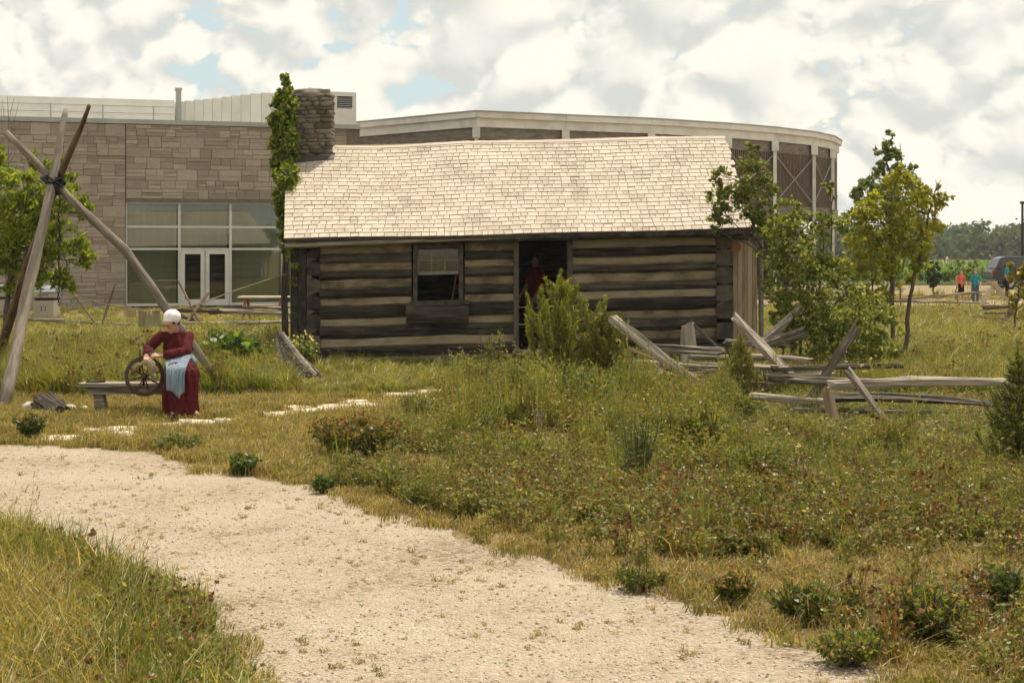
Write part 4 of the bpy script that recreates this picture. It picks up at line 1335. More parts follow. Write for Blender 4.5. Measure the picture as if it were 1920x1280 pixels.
bushy('low_meadow_bush', 'low dark bush in the meadow below the tumbled fence stakes', 1420, 900, 150, 80, 1500, .04, DG+OL, aspect=.45, bark='bark', stems_n=28)
bushy('small_meadow_bush', 'small green bush between the mid meadow weed and the rusty bush', 985, 880, 120, 75, 1200, .04, OL+DG, aspect=.45, bark='bark', stems_n=26)
bushy('thin_pale_weed', 'thin pale stalked weed in the centre of the meadow', 1010, 830, 40, 95, 160, .03, [(.22,.21,.12)], aspect=.3, bark='bark_grey', stems_n=5, cat='weed')
bushy('mid_meadow_weed', 'round olive weed in the middle of the clover left of the red stemmed shrub', 880, 835, 130, 85, 1200, .042, OL+DG, aspect=.4, bark='bark', stems_n=26, cat='weed')
bushy('left_meadow_weed', 'olive weed between the rusty clover and the slab path end', 780, 800, 110, 80, 1000, .042, OL, aspect=.35, bark='bark', stems_n=24, cat='weed')

# ================================================================ FENCES
def rail(name, a, b, thick, parent, mat='wood', taper=.85, n=6, flat=1.0, bend=0.0, **kw):
    """a, b: (px, py, Y); thick in pixels"""
    p0, p1 = P(*a), P(*b)
    r = thick*.86/2/F*(a[2]+b[2])/2
    return piece(name, p0, p1, r, r*flat, M[mat], parent, n=max(n, 11), wob=.62, power=2.1, taper=taper, bend=bend+random.uniform(-.02, .02), roll=random.uniform(-.5, .5), endjit=.09, **kw)
f1 = thing('split_rail_fence', G(1560, 800), 'near silver grey split rail fence running off to the right', 'fence')
for a, b, th, kw in (
    ((1478,712,19.4),(1640,716,19.2),17,{}), ((1560,722,19.0),(1905,716,19.4),20,{'bend':.02}),
    ((1558,742,18.9),(1880,758,19.2),21,{'bend':.02}), ((1575,786,18.7),(1818,790,19.0),15,{}), ((1412,744,19.8),(1560,752,19.0),17,{}),
    ((1415,790,18.8),(1475,788,19.1),10,{}), ((1700,806,18.6),(1840,812,18.8),16,{}), ((1900,722,19.0),(2080,716,19.4),18,{}), ((1870,744,18.9),(2080,752,19.2),18,{}), ((1830,790,18.7),(2080,792,19.2),15,{}), ((1600,770,18.7),(1850,776,19.0),11,{}), ((1440,766,19.4),(1580,770,18.9),11,{})):
    rail('rail', a, b, th, f1, **kw)
rail('stake', (1500,778,19.3), (1608,610,19.7), 30, f1, taper=1.0, flat=.45, n=8)
rail('stake', (1592,700,18.9), (1665,795,18.5), 17, f1, taper=.9)
rail('stake', (1566,812,18.6), (1552,738,18.8), 26, f1, taper=.8, mat='wood_brown')
f2 = thing('collapsed_rail_fence', G(1400, 745), 'tumbled split rail fence with leaning stakes in front of the cabin', 'fence')
for a, b, th, mt in (
    ((1180,678,22.4),(1480,690,22.0),14,'wood'), ((1180,703,22.2),(1320,708,22.0),16,'wood'), ((1450,690,22.0),(1690,684,22.6),12,'wood'),
    ((1215,652,24.0),(1350,660,23.6),20,'wood'), ((1300,668,24.2),(1440,672,24.0),15,'wood'), ((1180,655,23.6),(1225,672,23.4),14,'wood_brown'),
    ((1410,668,23.4),(1520,676,22.8),12,'wood'), ((1330,690,22.8),(1470,700,22.4),14,'wood'), ((1225,690,22.3),(1270,725,22.1),26,'wood_brown'),
    ((1400,706,22.2),(1520,716,21.8),12,'wood')):
    rail('rail', a, b, th, f2, mat=mt)
rail('stake', (1152,600,22.6), (1322,728,21.6), 24, f2, taper=.8, flat=.6, n=8)
rail('stake', (1378,595,23.6), (1500,722,22.4), 17, f2, taper=1.3)
rail('stake', (1500,578,25.0), (1415,650,24.2), 19, f2, taper=.8)
rail('stake', (1508,625,24.6), (1425,650,24.2), 28, f2, taper=.55, flat=.7)
rail('stake', (1305,612,25.5), (1345,650,25.0), 7, f2, taper=.8, n=5)
stp = thing('grey_stump', G(1292, 692), 'grey weathered stump standing against the cabin wall behind the fence', 'stump')
piece('stump_wood', (P(1292,0,26.9).x,26.9,0), P(1290,607,27.0), .21, .14, M['wood'], stp, n=9, wob=.3, power=2.2, taper=.75, seg=5, endjit=.06)
# weathered root stump left of the cabin
rs = thing('root_stump', G(555, 717), 'silver grey split root flaring out of the grass left of the cabin', 'stump')
for a, b, c, r in (((523,620),(548,664),(582,706),6),((529,624),(556,664),(592,704),5),((521,628),(540,672),(560,712),6),((533,632),(563,670),(604,706),4),((520,634),(530,680),(540,714),7),((525,624),(546,670),(572,710),5)):
    mb = MB(); mb.tube([P(*a,24.4), P(*b,24.3), P(*c,24.1)], [r/F*26*.7, r/F*26*1.15, r/F*26*.9], 7, jit=.2)
    mb.build('root', M['wood'], rs, smooth=False)
# far fences
for a, b, th, mt in (((1190,690,23.0),(1400,694,22.6),11,'wood'), ((1240,716,21.9),(1440,722,21.6),12,'wood_brown'), ((1360,640,24.8),(1470,648,24.4),11,'wood'), ((1180,664,23.8),(1300,690,23.2),10,'wood'), ((1440,704,22.0),(1560,700,22.2),10,'wood'), ((1300,702,22.4),(1420,684,22.8),10,'wood')):
    rail('rail', a, b, th, f2, mat=mt)
f3 = thing('far_left_fence', G(430, 621), 'old rail fence half sunk in grass before the glazed entrance', 'fence')
for a, b, th, mt in (((318,580,41),(412,583,40.6),11,'wood_brown'), ((395,584,40.8),(548,588,40.2),11,'wood'), ((330,606,40),(548,604,39.6),10,'wood'), ((420,576,41.5),(530,578,41),5,'wood'),
                     ((335,590,40.6),(400,612,40),9,'wood'), ((40,597,40),(120,600,40),8,'wood'), ((-60,592,40.4),(18,592,40.4),7,'wood'), ((110,603,40),(330,612,40),6,'wood')):
    rail('rail', a, b, th, f3, mat=mt)
for a, b, th in (((336,530,41),(372,600,40),5), ((388,552,41),(350,606,40),8), ((214,536,40),(190,612,40),6), ((140,553,40),(185,612,40),6), ((300,560,41),(330,612,40),8)):
    rail('stake', a, b, th, f3, mat='wood_brown')
f4 = thing('far_right_fence', G(1600, 585), 'long low rail fence along the pale service road', 'fence')
for a, b, th, mt in (((1420,545,55),(1560,549,54),6,'wood'), ((1540,548,54),(1695,541,56),6,'wood'), ((1420,558,54),(1600,563,53),7,'wood_brown'), ((1570,562,53),(1740,566,51),6,'wood_brown'), ((1420,573,53),(1560,577,52),6,'wood'), ((1540,577,52),(1730,582,50),6,'wood_brown'),
                     ((1690,562,52),(1850,547,54),6,'wood_brown'), ((1720,566,51),(1850,568,51),5,'wood'), ((1420,592,48),(1490,590,48),9,'wood')):
    rail('rail', a, b, th, f4, mat=mt)
for px in (1688, 1795):
    rail('post', (px, 538 if px < 1700 else 548, 54), (px, 584, 53.5), 4, f4, mat='wood_brown')
f5 = thing('rail_stack_corner', G(1860, 622), 'stacked dark rail ends of a fence corner in tall grass at right', 'fence')
for a, b, th in (((1843,577,40),(1890,575,40),7), ((1850,586,39.8),(1900,588,39.8),6), ((1836,594,39.6),(1885,597,39.6),6), ((1845,603,39.5),(1900,604,39.5),6), ((1868,622,39.4),(1892,580,39.8),6)):
    rail('rail', a, b, th, f5, mat='wood_brown')
f6 = thing('crossed_boards', G(1860, 605), 'two pale sunlit boards leaning together before the dark car', 'boards')
M['pale_wood'] = surf('fresh_pale_wood', [(.45,.37,.27), (.60,.52,.41)], scale=2, stretch=(1,9,9), bump=.3, rough=.85)
rail('board', (1842,570,45), (1866,529,45.2), 13, f6, mat='pale_wood', flat=.3, taper=1)
rail('board', (1886,560,45.3), (1862,530,45.1), 12, f6, mat='pale_wood', flat=.3, taper=1)
f7 = thing('leaning_stake', G(1905, 615), 'single grey stake leaning at the right edge near the crossed boards', 'stake')
rail('stake_wood', (1885,600,41), (1925,538,41), 10, f7)
for i, (px, h_) in enumerate(((1658,14), (1772,13), (1862,17), (1700,12))):
    mb = MB(); q = P(px, 0, 262); mb.tube([(q.x,262,0), (q.x,262,h_/F*262)], .13, 6)
    mb.build('field_post', M['bark'], None, label=['dark field post nearest the yellow tree beyond the far road', 'dark field post between the car and the yellow tree', 'dark field post directly above the parked car', 'dark field post just left of the lone evergreen'][i], cat='post', group='posts beyond the far road')
lamp = thing('light_pole', (P(1917,0,100).x, 100, 0), 'dark lamp pole rising above the wood at the right edge', 'pole')
q = P(1917, 0, 100)
mb = MB(); mb.tube([(q.x,100,0), (q.x,100,4.9)], [.09,.07], 8); mb.build('post', M['black_iron'], lamp)
mb = MB(); mb.box((q.x-.1, 99.8, 4.9), (q.x+.45, 100.2, 5.05)); mb.build('lamp_head', M['black_iron'], lamp)

# ================================================================ CAMP: tripod, fire, bench, slabs
tp = thing('pole_tripod', G(110, 770), 'tall tripod of three weathered poles lashed together over the campfire', 'tripod')
def pole(pts, r, mat):
    """pts: (px,py,Y) with radius px"""
    ps = [P(*p) for p in pts]
    m = frame(ps[0], ps[-1]); mi = m.inverted()
    fine = []; rad = []
    for i, (a, b) in enumerate(zip(ps[:-1], ps[1:])):
        for j in range(5):
            fine.append(mi @ a.lerp(b, j/5)); rad.append(lerp(r[i], r[i+1], j/5)/F*22)
    fine.append(mi @ ps[-1]); rad.append(r[-1]/F*22)
    sd = random.uniform(0, 90)
    fine = [p + Vector((0, mnoise.noise(Vector((p.x*1.3, sd, 0)))*.02, mnoise.noise(Vector((p.x*1.3, sd, 9)))*.02)) for p in fine]
    rad = [q*(1+.12*mnoise.noise(Vector((i*.7, sd, 3)))) for i, q in enumerate(rad)]
    mb = MB(); mb.tube(fine, rad, 10)
    return mb.build('pole', M[mat], tp, smooth=True, mw=m)
pole([(8,768,20.4), (52,540,21.6), (97,345,22.4), (113,265,22.7), (124,205,22.9)], [11.5, 11, 8.5, 7.5, 5.5], 'pole')
pole([(428,742,22.2), (320,590,22.3), (235,470,22.35), (103,345,22.55), (12,248,22.7)], [6.5, 9, 8.5, 7.5, 6.5], 'pole')
pole([(-8,690,27.3), (40,530,25.2), (104,350,22.8), (140,268,21.9), (168,198,21.2)], [11, 10, 7, 6, 3.5], 'wood_brown')
lash = MB()
cx_ = P(100, 345, 22.5)
for k in range(9):
    a = random.uniform(0, 6.28)
    pts = []
    ax = Vector((random.gauss(0,1), random.gauss(0,.4), random.gauss(0,1))).normalized()
    u = ax.orthogonal().normalized(); v = ax.cross(u)
    rr = random.uniform(.09, .15)
    o = cx_ + Vector((random.uniform(-.06,.06), random.uniform(-.08,.08), random.uniform(-.06,.08)))
    for j in range(13):
        th = 6.283*j/12
        pts.append(o+u*rr*math.cos(th)+v*rr*math.sin(th)*.8)
    lash.tube(pts, .022, 5)
lash.build('lashing', M['black_iron'], tp)
chain = thing('hanging_chain', P(111, 575, 22.4), 'long black iron chain hanging from the tripod lashing', 'chain')
for i in range(38):
    z = lerp(P(111,355,22.4).z, P(112,575,22.4).z, i/38)
    x = P(111, 0, 22.4).x + .012*math.sin(i*.5)
    pts = []
    for j in range(9):
        th = 6.283*j/8
        a, b = math.cos(th)*.014, math.sin(th)*.030
        pts.append((x+(a if i % 2 else 0), 22.4+(0 if i % 2 else a), z+b))
    mb = MB(); mb.tube(pts, .006, 4); mb.build('link', M['black_iron'], chain)

cf = thing('campfire', G(85, 772), 'small campfire of charred logs with a low orange flame', 'campfire')
M['char'] = surf('charred_wood', [(.012,.01,.009), (.05,.04,.032), (.20,.15,.11)], scale=3, stretch=(1,8,8), bump=.6, rough=.9)
piece('charred_log', P(72,748,20.0), P(110,772,19.6), .075, .075, M['char'], cf, n=9, power=2.2, wob=.25, endjit=.02)
piece('charred_log', P(92,742,20.3), P(124,770,19.9), .06, .06, M['char'], cf, n=9, power=2.2, wob=.25, endjit=.02)
piece('charred_log', P(60,764,20.1), P(118,757,20.4), .06, .06, M['char'], cf, n=9, power=2.2, wob=.25)
m, t, out = new_mat('flame')
em = mk(t, 'ShaderNodeEmission'); em.inputs[0].default_value = (1.0, .22, .03, 1); em.inputs[1].default_value = .55
trn = mk(t, 'ShaderNodeBsdfTransparent'); mx = mk(t, 'ShaderNodeMixShader')
nz = mk(t, 'ShaderNodeTexNoise'); nz.inputs['Scale'].default_value = 14
cr = ramp(t, nz.outputs['Fac'], [(.45, (.0,.0,.0)), (.66, (.5,.5,.5))])
t.links.new(cr, mx.inputs[0]); t.links.new(trn.outputs[0], mx.inputs[1]); t.links.new(em.outputs[0], mx.inputs[2]); t.links.new(mx.outputs[0], out.inputs[0])
M['flame'] = m
mb = MB()
for (px, py, h_, w_) in ((68,749,.07,.035),(74,748,.13,.04),(79,747,.09,.035),(62,751,.05,.03),(84,748,.06,.03)):
    b = P(px, py, 20.15)
    mb.tube([b, b+Vector((.01,0,h_*.3)), b+Vector((-.01,0,h_*.6)), b+Vector((.03,0,h_))], [w_*.7, w_, w_*.6, .004], 8)
mb.build('flame', M['flame'], cf, smooth=True)
for i, (px, py, w, h, lab) in enumerate(((55,768,26,17,'large pale rounded boulder at the left of the campfire'), (29,766,14,8,'small flat stone by the foot of the left tripod pole'), (130,768,24,12,'grey stone at the right of the charred logs'),
                           (158,768,17,10,'smallest fire ring stone nearest the bench leg'), (112,776,14,8,'dark little stone before the charred logs'))):
    b = G(px, py+2); k = b.y/F
    mb = MB(); mb.ball(b+Vector((0,0,h*k*.4)), (w*k*.55, w*k*.5, h*k*.62), 10, 7, .10)
    mb.build('fire_stone', M['boulder'], None, smooth=True, label=lab, cat='stone', group='stones of the fire ring')

# limestone slab path to the cabin door
slabs = [((72,157,818,829),'thin pale slab lying nearest the gravel path at far left'), ((150,192,806,813),'tiny pale slab left of the slabs below the bench'), ((196,268,802,810),'pale slab directly below the left bench leg'), ((190,258,812,819),'narrow pale slab in the lower row below the bench'),
         ((262,328,796,804),'pale slab below the spinning wheel'), ((330,405,789,801),'wide pale slab in front of the seated woman'), ((398,448,786,791),'narrow pale slab at the far side by the pole foot'), ((402,448,793,800),'pale slab at the near side by the pole foot'),
         ((488,560,774,783),'first pale slab right of the gap by the pole foot'), ((545,602,768,777),'second pale slab right of the gap by the pole foot'), ((532,580,762,767),'far narrow slab of the double row near the middle'), ((592,660,760,772),'broad slab of the row near the rusty clover'), ((640,690,752,757),'narrow slab above the rusty clover'),
         ((655,720,758,764),'slab tucked against the rusty clover'), ((715,785,738,747),'wide slab halfway to the cabin door'), ((780,830,733,739),'slab near the end of the row below the window'), ((826,858,729,734),'last visible slab below the cabin window')]
for (x0, x1, y0, y1), lab in slabs:
    a, b, c, d = G(x0, y1), G(x1, y1-.6), G(x1-3, y0), G(x0+4, y0+.5)
    pts = []
    corner = [a, b, c, d]
    for i in range(4):
        p, q = corner[i], corner[(i+1) % 4]
        for j in range(4):
            v = p.lerp(q, j/4); pts.append(v + Vector((random.gauss(0,.02), random.gauss(0,.04), 0)))
    n = len(pts)
    me = bpy.data.meshes.new('slab')
    me.from_pydata([(p.x,p.y,-.02) for p in pts]+[(p.x,p.y,.018) for p in pts]+[tuple(Vector((p.x,p.y,.026)).lerp(Vector((*(sum(pts, Vector())/n).xy,.026)), .06)) for p in pts], [],
                   [tuple(range(2*n, 3*n))]+[(i,(i+1)%n,n+(i+1)%n,n+i) for i in range(n)]+[(n+i,n+(i+1)%n,2*n+(i+1)%n,2*n+i) for i in range(n)])
    me.update()
    put('stepping_stone', me, M['limestone'], None, label=lab, cat='slab', group='slabs leading to the cabin')

# bench
bn = thing('wooden_bench', P(255, 780, 19.75), 'low grey plank bench under the seated woman', 'bench')
by0, by1 = 19.55, 19.9
def bx(name, x0, x1, y0, y1, z0, z1, mat='wood', par=bn):
    p0 = Vector((x0, (y0+y1)/2, (z0+z1)/2)); p1 = Vector((x1, (y0+y1)/2, (z0+z1)/2))
    mb = MB(); L = x1-x0
    mb.box((0, -(y1-y0)/2, -(z1-z0)/2), (L, (y1-y0)/2, (z1-z0)/2))
    return mb.build(name, M[mat], par, mw=frame(p0, p1))
xs = lambda px: (px-CX)/F*19.7
zs = lambda py: H+(HY-py)/F*19.7
bx('top_plank', xs(152), xs(368), by0, by1, zs(722), zs(717))
bx('side_rail', xs(168), xs(358), by0+.05, by0+.08, zs(738), zs(722.3))
bx('side_rail', xs(168), xs(358), by1-.08, by1-.05, zs(738), zs(722.3))
for px in (176, 342):
    mb = MB(); x0, x1 = xs(px), xs(px+18)
    mb.hexa([(x0+.03,by0+.1,0),(x1+.05,by0+.1,0),(x1+.05,by1-.1,0),(x0+.03,by1-.1,0),(x0,by0+.1,zs(738.2)),(x1,by0+.1,zs(738.2)),(x1,by1-.1,zs(738.2)),(x0,by1-.1,zs(738.2))])
    mb.build('leg', M['wood'], bn)
iron = thing('flat_iron_tool', P(178, 716, 19.7), 'small black flat tool lying on the left end of the bench', 'tool')
mb = MB(); mb.box((xs(163), 19.64, zs(717)+.001), (xs(186), 19.74, zs(714.6))); mb.build('blade', M['black_iron'], iron)
mb = MB(); mb.tube([(xs(186), 19.69, zs(715.6)), (xs(197), 19.70, zs(715))], .012, 6); mb.build('handle', M['black_iron'], iron)

# spinning wheel
M['wheel'] = surf('dark_turned_wood', [(.035,.014,.009), (.075,.032,.02)], scale=8, bump=.2, rough=.45, spec=.5)
YW = 19.30
sw = thing('spinning_wheel', P(272, 745, YW), 'dark brown wooden spinning wheel in front of the seated woman', 'spinning wheel')
wc = P(271, 705, YW)
rw = 35/F*YW
tilt = Matrix.Rotation(R(14), 3, 'Z')
def wpt(r, th, d=0): return wc + tilt @ Vector((math.cos(th)*r*.97, d, math.sin(th)*r))
mb = MB()
NN = 40
for i in range(NN):
    a, b = 6.2832*i/NN, 6.2832*(i+1)/NN
    r0, r1 = rw-.03, rw+.018
    mb.hexa([wpt(r0,a,-.022), wpt(r0,b,-.022), wpt(r0,b,.022), wpt(r0,a,.022), wpt(r1,a,-.018), wpt(r1,b,-.018), wpt(r1,b,.018), wpt(r1,a,.018)])
mb.build('rim', M['wheel'], sw, smooth=False)
for k in range(8):
    a = 6.2832*(k+.35)/8
    mb = MB(); mb.tube([wpt(.03,a), wpt(.09,a), wpt(.13,a), wpt(.17,a), wpt(rw-.02,a)], [.009,.008,.015,.009,.008], 8); mb.build('spoke', M['wheel'], sw, smooth=True)
mb = MB(); mb.tube([wpt(0,0,-.07), wpt(0,0,-.045), wpt(0,0,.045), wpt(0,0,.07)], [.018,.038,.038,.018], 12); mb.build('hub', M['wheel'], sw, smooth=True)
for d, px in ((.12, 272),):
    b = wc + tilt @ Vector((0, d, 0))
    mb = MB(); mb.tube([(b.x-.03, b.y, .05 if d < 0 else zs(717)), (b.x-.01, b.y, .38), (b.x, b.y, b.z+.03)], [.02,.016,.018], 8); mb.build('upright', M['wheel'], sw, smooth=True)
# flyer mount above the wheel
mb = MB(); mb.tube([P(258,672,YW-.05), P(290,660,YW+.05)], .016, 8); mb.build('mother_of_all', M['wheel'], sw, smooth=True)
for px in (262, 285):
    mb = MB(); mb.tube([P(px,700,YW-.02), P(px,665,YW-.02), P(px,652,YW-.02)], [.012,.014,.008], 8); mb.build('maiden', M['wheel'], sw, smooth=True)
wool = thing('wool_bundle', P(284, 700, 19.2), 'beige bundle of unspun fibre hanging on the spinning wheel', 'wool')
M['wool'] = surf('raw_fibre', [(.22,.17,.10), (.38,.31,.20)], scale=14, stretch=(3,3,.6), bump=.9, rough=1.0)
mb = MB(); mb.tube([P(282,674,19.2), P(284,682,19.18), P(286,694,19.16), P(288,700,19.15)], [.03,.055,.05,.02], 10, jit=.12); mb.build('fleece', M['wool'], wool, smooth=True)
mb = MB(); mb.tube([P(287,699,19.15), P(290,707,19.14), P(296,714,19.14)], [.032,.02,.006], 8, jit=.12); mb.build('tail', M['wool'], wool, smooth=True)
mb = MB(); mb.tube([P(247,702,19.3), P(254,690,19.25), P(264,682,19.22)], [.02,.035,.02], 8, jit=.12); mb.build('fleece', M['wool'], wool, smooth=True)

# ================================================================ PEOPLE
def baked(name, mb, mat, parent, voxel=.008, smooth=4, fold=None):
    """closed volumes fused into one continuous surface"""
    me = mb.mesh(name+'_volumes')
    o = bpy.data.objects.new(name+'_tmp', me)
    COL.objects.link(o)
    r = o.modifiers.new('r', 'REMESH'); r.mode = 'VOXEL'; r.voxel_size = voxel; r.use_smooth_shade = True
    s = o.modifiers.new('s', 'SMOOTH'); s.factor = .5; s.iterations = smooth
    o.name = name
    setparent(o, parent)
    me.materials.append(mat)
    BAKE.append((o, name, fold))
    return o
BAKE = []
LETTERS = []
def flush():
    """one evaluation turns all queued volumes and lettering into plain meshes"""
    dg = bpy.context.evaluated_depsgraph_get()
    new = [bpy.data.meshes.new_from_object(o.evaluated_get(dg)) for o, n_, f_ in BAKE]
    txt = [bpy.data.meshes.new_from_object(o.evaluated_get(dg)) for o, t_, m_ in LETTERS]
    for (o, name, fold), m2 in zip(BAKE, new):
        o.modifiers.clear()
        mat = o.data.materials[0]
        o.data = m2
        m2.name = name
        m2.materials.clear(); m2.materials.append(mat)
        if fold:        # creases of the cloth
            amp, fx, fz = fold
            n_ = len(m2.vertices)
            co = np.empty(n_*3, dtype=np.float32); no = np.empty(n_*3, dtype=np.float32)
            m2.vertices.foreach_get('co', co); m2.vertices.foreach_get('normal', no)
            co = co.reshape(-1, 3); no = no.reshape(-1, 3)
            for i in range(n_):
                c = Vector(co[i])
                k = mnoise.noise(Vector((c.x*fx, c.y*fx, c.z*fz))) + .5*mnoise.noise(Vector((c.x*fx*2.3+5, c.y*fx*2.3, c.z*fz*2.3)))
                co[i] += no[i]*amp*k
            m2.vertices.foreach_set('co', co.ravel()); m2.update()
        m2.polygons.foreach_set('use_smooth', [True]*len(m2.polygons))
    for (o, t_, m_), me in zip(LETTERS, txt):
        bpy.data.objects.remove(o)
        me.materials.clear()
        put('lettering', me, M['black_iron'], t_, mw=m_)
def limb(mb, pts, rad, n=10):
    for (a, b), (r0, r1) in zip(zip(pts[:-1], pts[1:]), zip(rad[:-1], rad[1:])):
        mb.capsule(a, b, r0, r1, n)
def hand(mb, wrist, fwd, up, size=1.0, curl=.5, side=1):
    """palm, four bent fingers and a thumb leaving the side of the palm"""
    f = Vector(fwd).normalized(); u = Vector(up); u = (u-f*u.dot(f)).normalized(); s = f.cross(u)*side
    w = Vector(wrist)
    for k in (-.5, 0, .5):
        mb.capsule(w+s*k*.028*size, w+f*.075*size+s*k*.06*size, .014*size, .013*size, 8)
    for i, (o, L) in enumerate(((-.033, .062), (-.011, .075), (.011, .07), (.032, .055))):
        a = w+f*.078*size+s*o*size
        b = a+(f*math.cos(curl*.7)-u*math.sin(curl*.7)).normalized()*L*.5*size
        c = b+(f*math.cos(curl*1.9)-u*math.sin(curl*1.9)).normalized()*L*.5*size
        mb.capsule(a, b, .0095*size, .0085*size, 8); mb.capsule(b, c, .0085*size, .007*size, 8)
    a = w+f*.02*size-s*.026*size
    b = a+(f*.6-s*.7-u*.3).normalized()*.04*size
    c = b+(f*.9-s*.1-u*.4).normalized()*.035*size
    mb.capsule(a, b, .013*size, .011*size, 8); mb.capsule(b, c, .011*size, .008*size, 8)
M['skin'] = plain('skin', (.46,.25,.17), rough=.55, var=.08)
M['skin2'] = plain('fair_skin', (.50,.29,.20), rough=.55, var=.08)
M['hair'] = plain('dark_brown_hair', (.035,.02,.013), rough=.6, bump=.3, scale=40)
def cloth(name, c, stretch=(18,18,1.2), bump=.8):
    lo = tuple(x*.72 for x in c); hi = tuple(x*1.2 for x in c)
    return surf(name, [lo, hi], scale=1.6, stretch=stretch, bump=bump, bscale=1.2, rough=.9, bdist=.03, spec=.15)
M['maroon'] = cloth('maroon_cotton', (.088,.013,.015), stretch=(6,6,3), bump=.6)
M['maroon_skirt'] = cloth('maroon_skirt_cotton', (.10,.014,.017), stretch=(17,17,1.0), bump=1.0)
M['apron'] = cloth('pale_blue_cotton', (.20,.255,.32), stretch=(14,14,1.5), bump=.8)
M['capw'] = cloth('white_cotton', (.80,.78,.80), stretch=(9,9,5), bump=.5)
M['shoe'] = plain('dark_leather', (.03,.02,.016), rough=.5)

wo = thing('person', P(345, 780, 19.5), 'seated person in maroon dress, pale blue apron and white cap spinning wool', 'person')
def Q(px, py, dy=0.0): return P(px, py, 19.55+dy)
body = MB()
hd = Q(321, 606, -.07)
headR = Matrix.Rotation(R(35), 3, 'Z') @ Matrix.Rotation(R(28), 3, 'X')   # looking down to the left
def hp(x, y, z): return hd + Matrix.Rotation(R(-40), 3, 'Z') @ (Matrix.Rotation(R(26), 3, 'X') @ Vector((x, y, z)))
body.ball(hp(0,.012,.02), (.076,.092,.095), 14, 10)
body.capsule(hp(0,-.02,-.05), hp(0,-.045,-.085), .058, .034)     # jaw
body.capsule(hp(0,-.088,.0), hp(0,-.106,-.032), .010, .015, 8)   # nose
body.capsule(hp(-.03,-.074,.028), hp(.03,-.074,.028), .016, .016, 8)  # brow
body.capsule(hp(-.02,-.083,-.062), hp(.02,-.083,-.062), .011, .011, 8)  # lips
for s in (-1, 1): body.ball(hp(s*.078,.01,-.01), (.014,.02,.032), 8, 6)
nk = Q(328, 624, .03)
body.capsule(hp(0,.03,-.05), nk, .05, .055)
body.capsule(nk, Q(326,645,.08), .06, .10)
body.capsule(Q(326,645,.08), Q(336,690,.10), .10, .12)
sl_, sr_ = Q(300,630,-.03), Q(353,631,.10)
el_, er_ = Q(279,653,-.10), Q(348,660,-.10)
wl_, wr_ = Q(274,667,-.26), Q(302,666,-.30)
limb(body, [sl_, el_, wl_], [.05,.042,.027]); limb(body, [sr_, er_, wr_], [.05,.042,.027])
hand(body, wl_, Q(275,677,-.33)-wl_, (0.3,-.6,.5), 1.0, .9, 1)
hand(body, wr_, Q(284,665,-.36)-wr_, (0,-.5,.8), 1.0, .8, -1)
kl, kr = Q(326,697,-.36), Q(358,700,-.34)
fl, fr = Q(330,770,-.30), Q(362,768,-.30)
limb(body, [Q(332,692,.08), kl, fl], [.08,.062,.04]); limb(body, [Q(345,692,.08), kr, fr], [.08,.062,.04])
body.capsule(fl, Q(322,777,-.42), .036, .028); body.capsule(fr, Q(370,777,-.40), .036, .026)
baked('body', body, M['skin'], wo, .0065, 3)
for s in (-1, 1):
    mb = MB(); mb.ball(hp(s*.03,-.084,.008), (.011,.007,.007), 8, 6); mb.build('eye', M['hair'], wo, smooth=True)
bod = MB()
bod.capsule(Q(327,630,.05), Q(328,648,.06), .105, .145); bod.capsule(Q(328,648,.06), Q(338,680,.08), .145, .15)
bod.capsule(Q(308,631,.0), Q(346,631,.09), .07, .075)
bod.capsule(Q(327,630,.06), Q(328,624,.03), .09, .07)
limb(bod, [sl_, el_, lerp(el_, wl_, .72)], [.068,.062,.05]); limb(bod, [sr_, er_, lerp(er_, wr_, .78)], [.07,.07,.056])
bod.capsule(Q(345,640,.08), Q(352,652,.03), .07, .07)
baked('bodice', bod, M['maroon'], wo, .009, 3, (.010, 12, 10))
sk = MB()
for a, k, h_ in ((Q(332,690,.08), Q(325,697,-.34), Q(323,769,-.32)), (Q(346,690,.08), Q(357,700,-.32), Q(357,768,-.30)), (Q(339,690,.08), Q(341,698,-.34), Q(340,769,-.32))):
    sk.capsule(a, k, .14, .10); sk.capsule(k, h_, .105, .11)
for k in range(9):      # gathers of the hem
    px = lerp(318, 365, k/8); sk.capsule(Q(lerp(325,358,k/8), 705, -.38), Q(px, 771, -.34 - .04*(k % 2)), .05, .045, 8)
sk.capsule(Q(337,680,.08), Q(337,700,.08), .15, .17)
baked('skirt', sk, M['maroon_skirt'], wo, .009, 3, (.034, 15, 2.4))
# apron: cloth sheet over the lap with folds
NU, NVv = 26, 22
vs = []; 
prof = [(0, 665, -.14), (.2, 671, -.19), (.42, 682, -.34), (.55, 690, -.475), (.7, 706, -.515), (.85, 722, -.515), (1.0, 738, -.50)]
for j in range(NVv):
    v = j/(NVv-1)
    for a, b in zip(prof[:-1], prof[1:]):
        if a[0] <= v <= b[0]+1e-6:
            k = (v-a[0])/(b[0]-a[0]); py = lerp(a[1], b[1], k); dy = lerp(a[2], b[2], k); break
    for i in range(NU):
        u = i/(NU-1)
        xl = lerp(309, 312, v); xr = lerp(362, 346, min(1, v*1.5))
        px = lerp(xl, xr, u)
        fold = (.022*math.sin(u*15+v*3)+.012*math.sin(u*31+v*5+1))*min(1, v*1.8)
        drop = (-4*math.sin(u*6.3)+14*(u-.35)*(1 if u < .75 else -.4) if v > .6 else 0)*((v-.6)/.4 if v > .6 else 0)
        rise = -10*(abs(u-.5)*2)**2*(1-v)*0
        vs.append(tuple(Q(px, py+drop+rise, dy-abs(fold)-.015)))
me = bpy.data.meshes.new('apron')
me.from_pydata(vs, [], [(j*NU+i, j*NU+i+1, (j+1)*NU+i+1, (j+1)*NU+i) for j in range(NVv-1) for i in range(NU-1)])
me.update(); me.polygons.foreach_set('use_smooth', [True]*len(me.polygons))
ap = put('apron', me, M['apron'], wo)
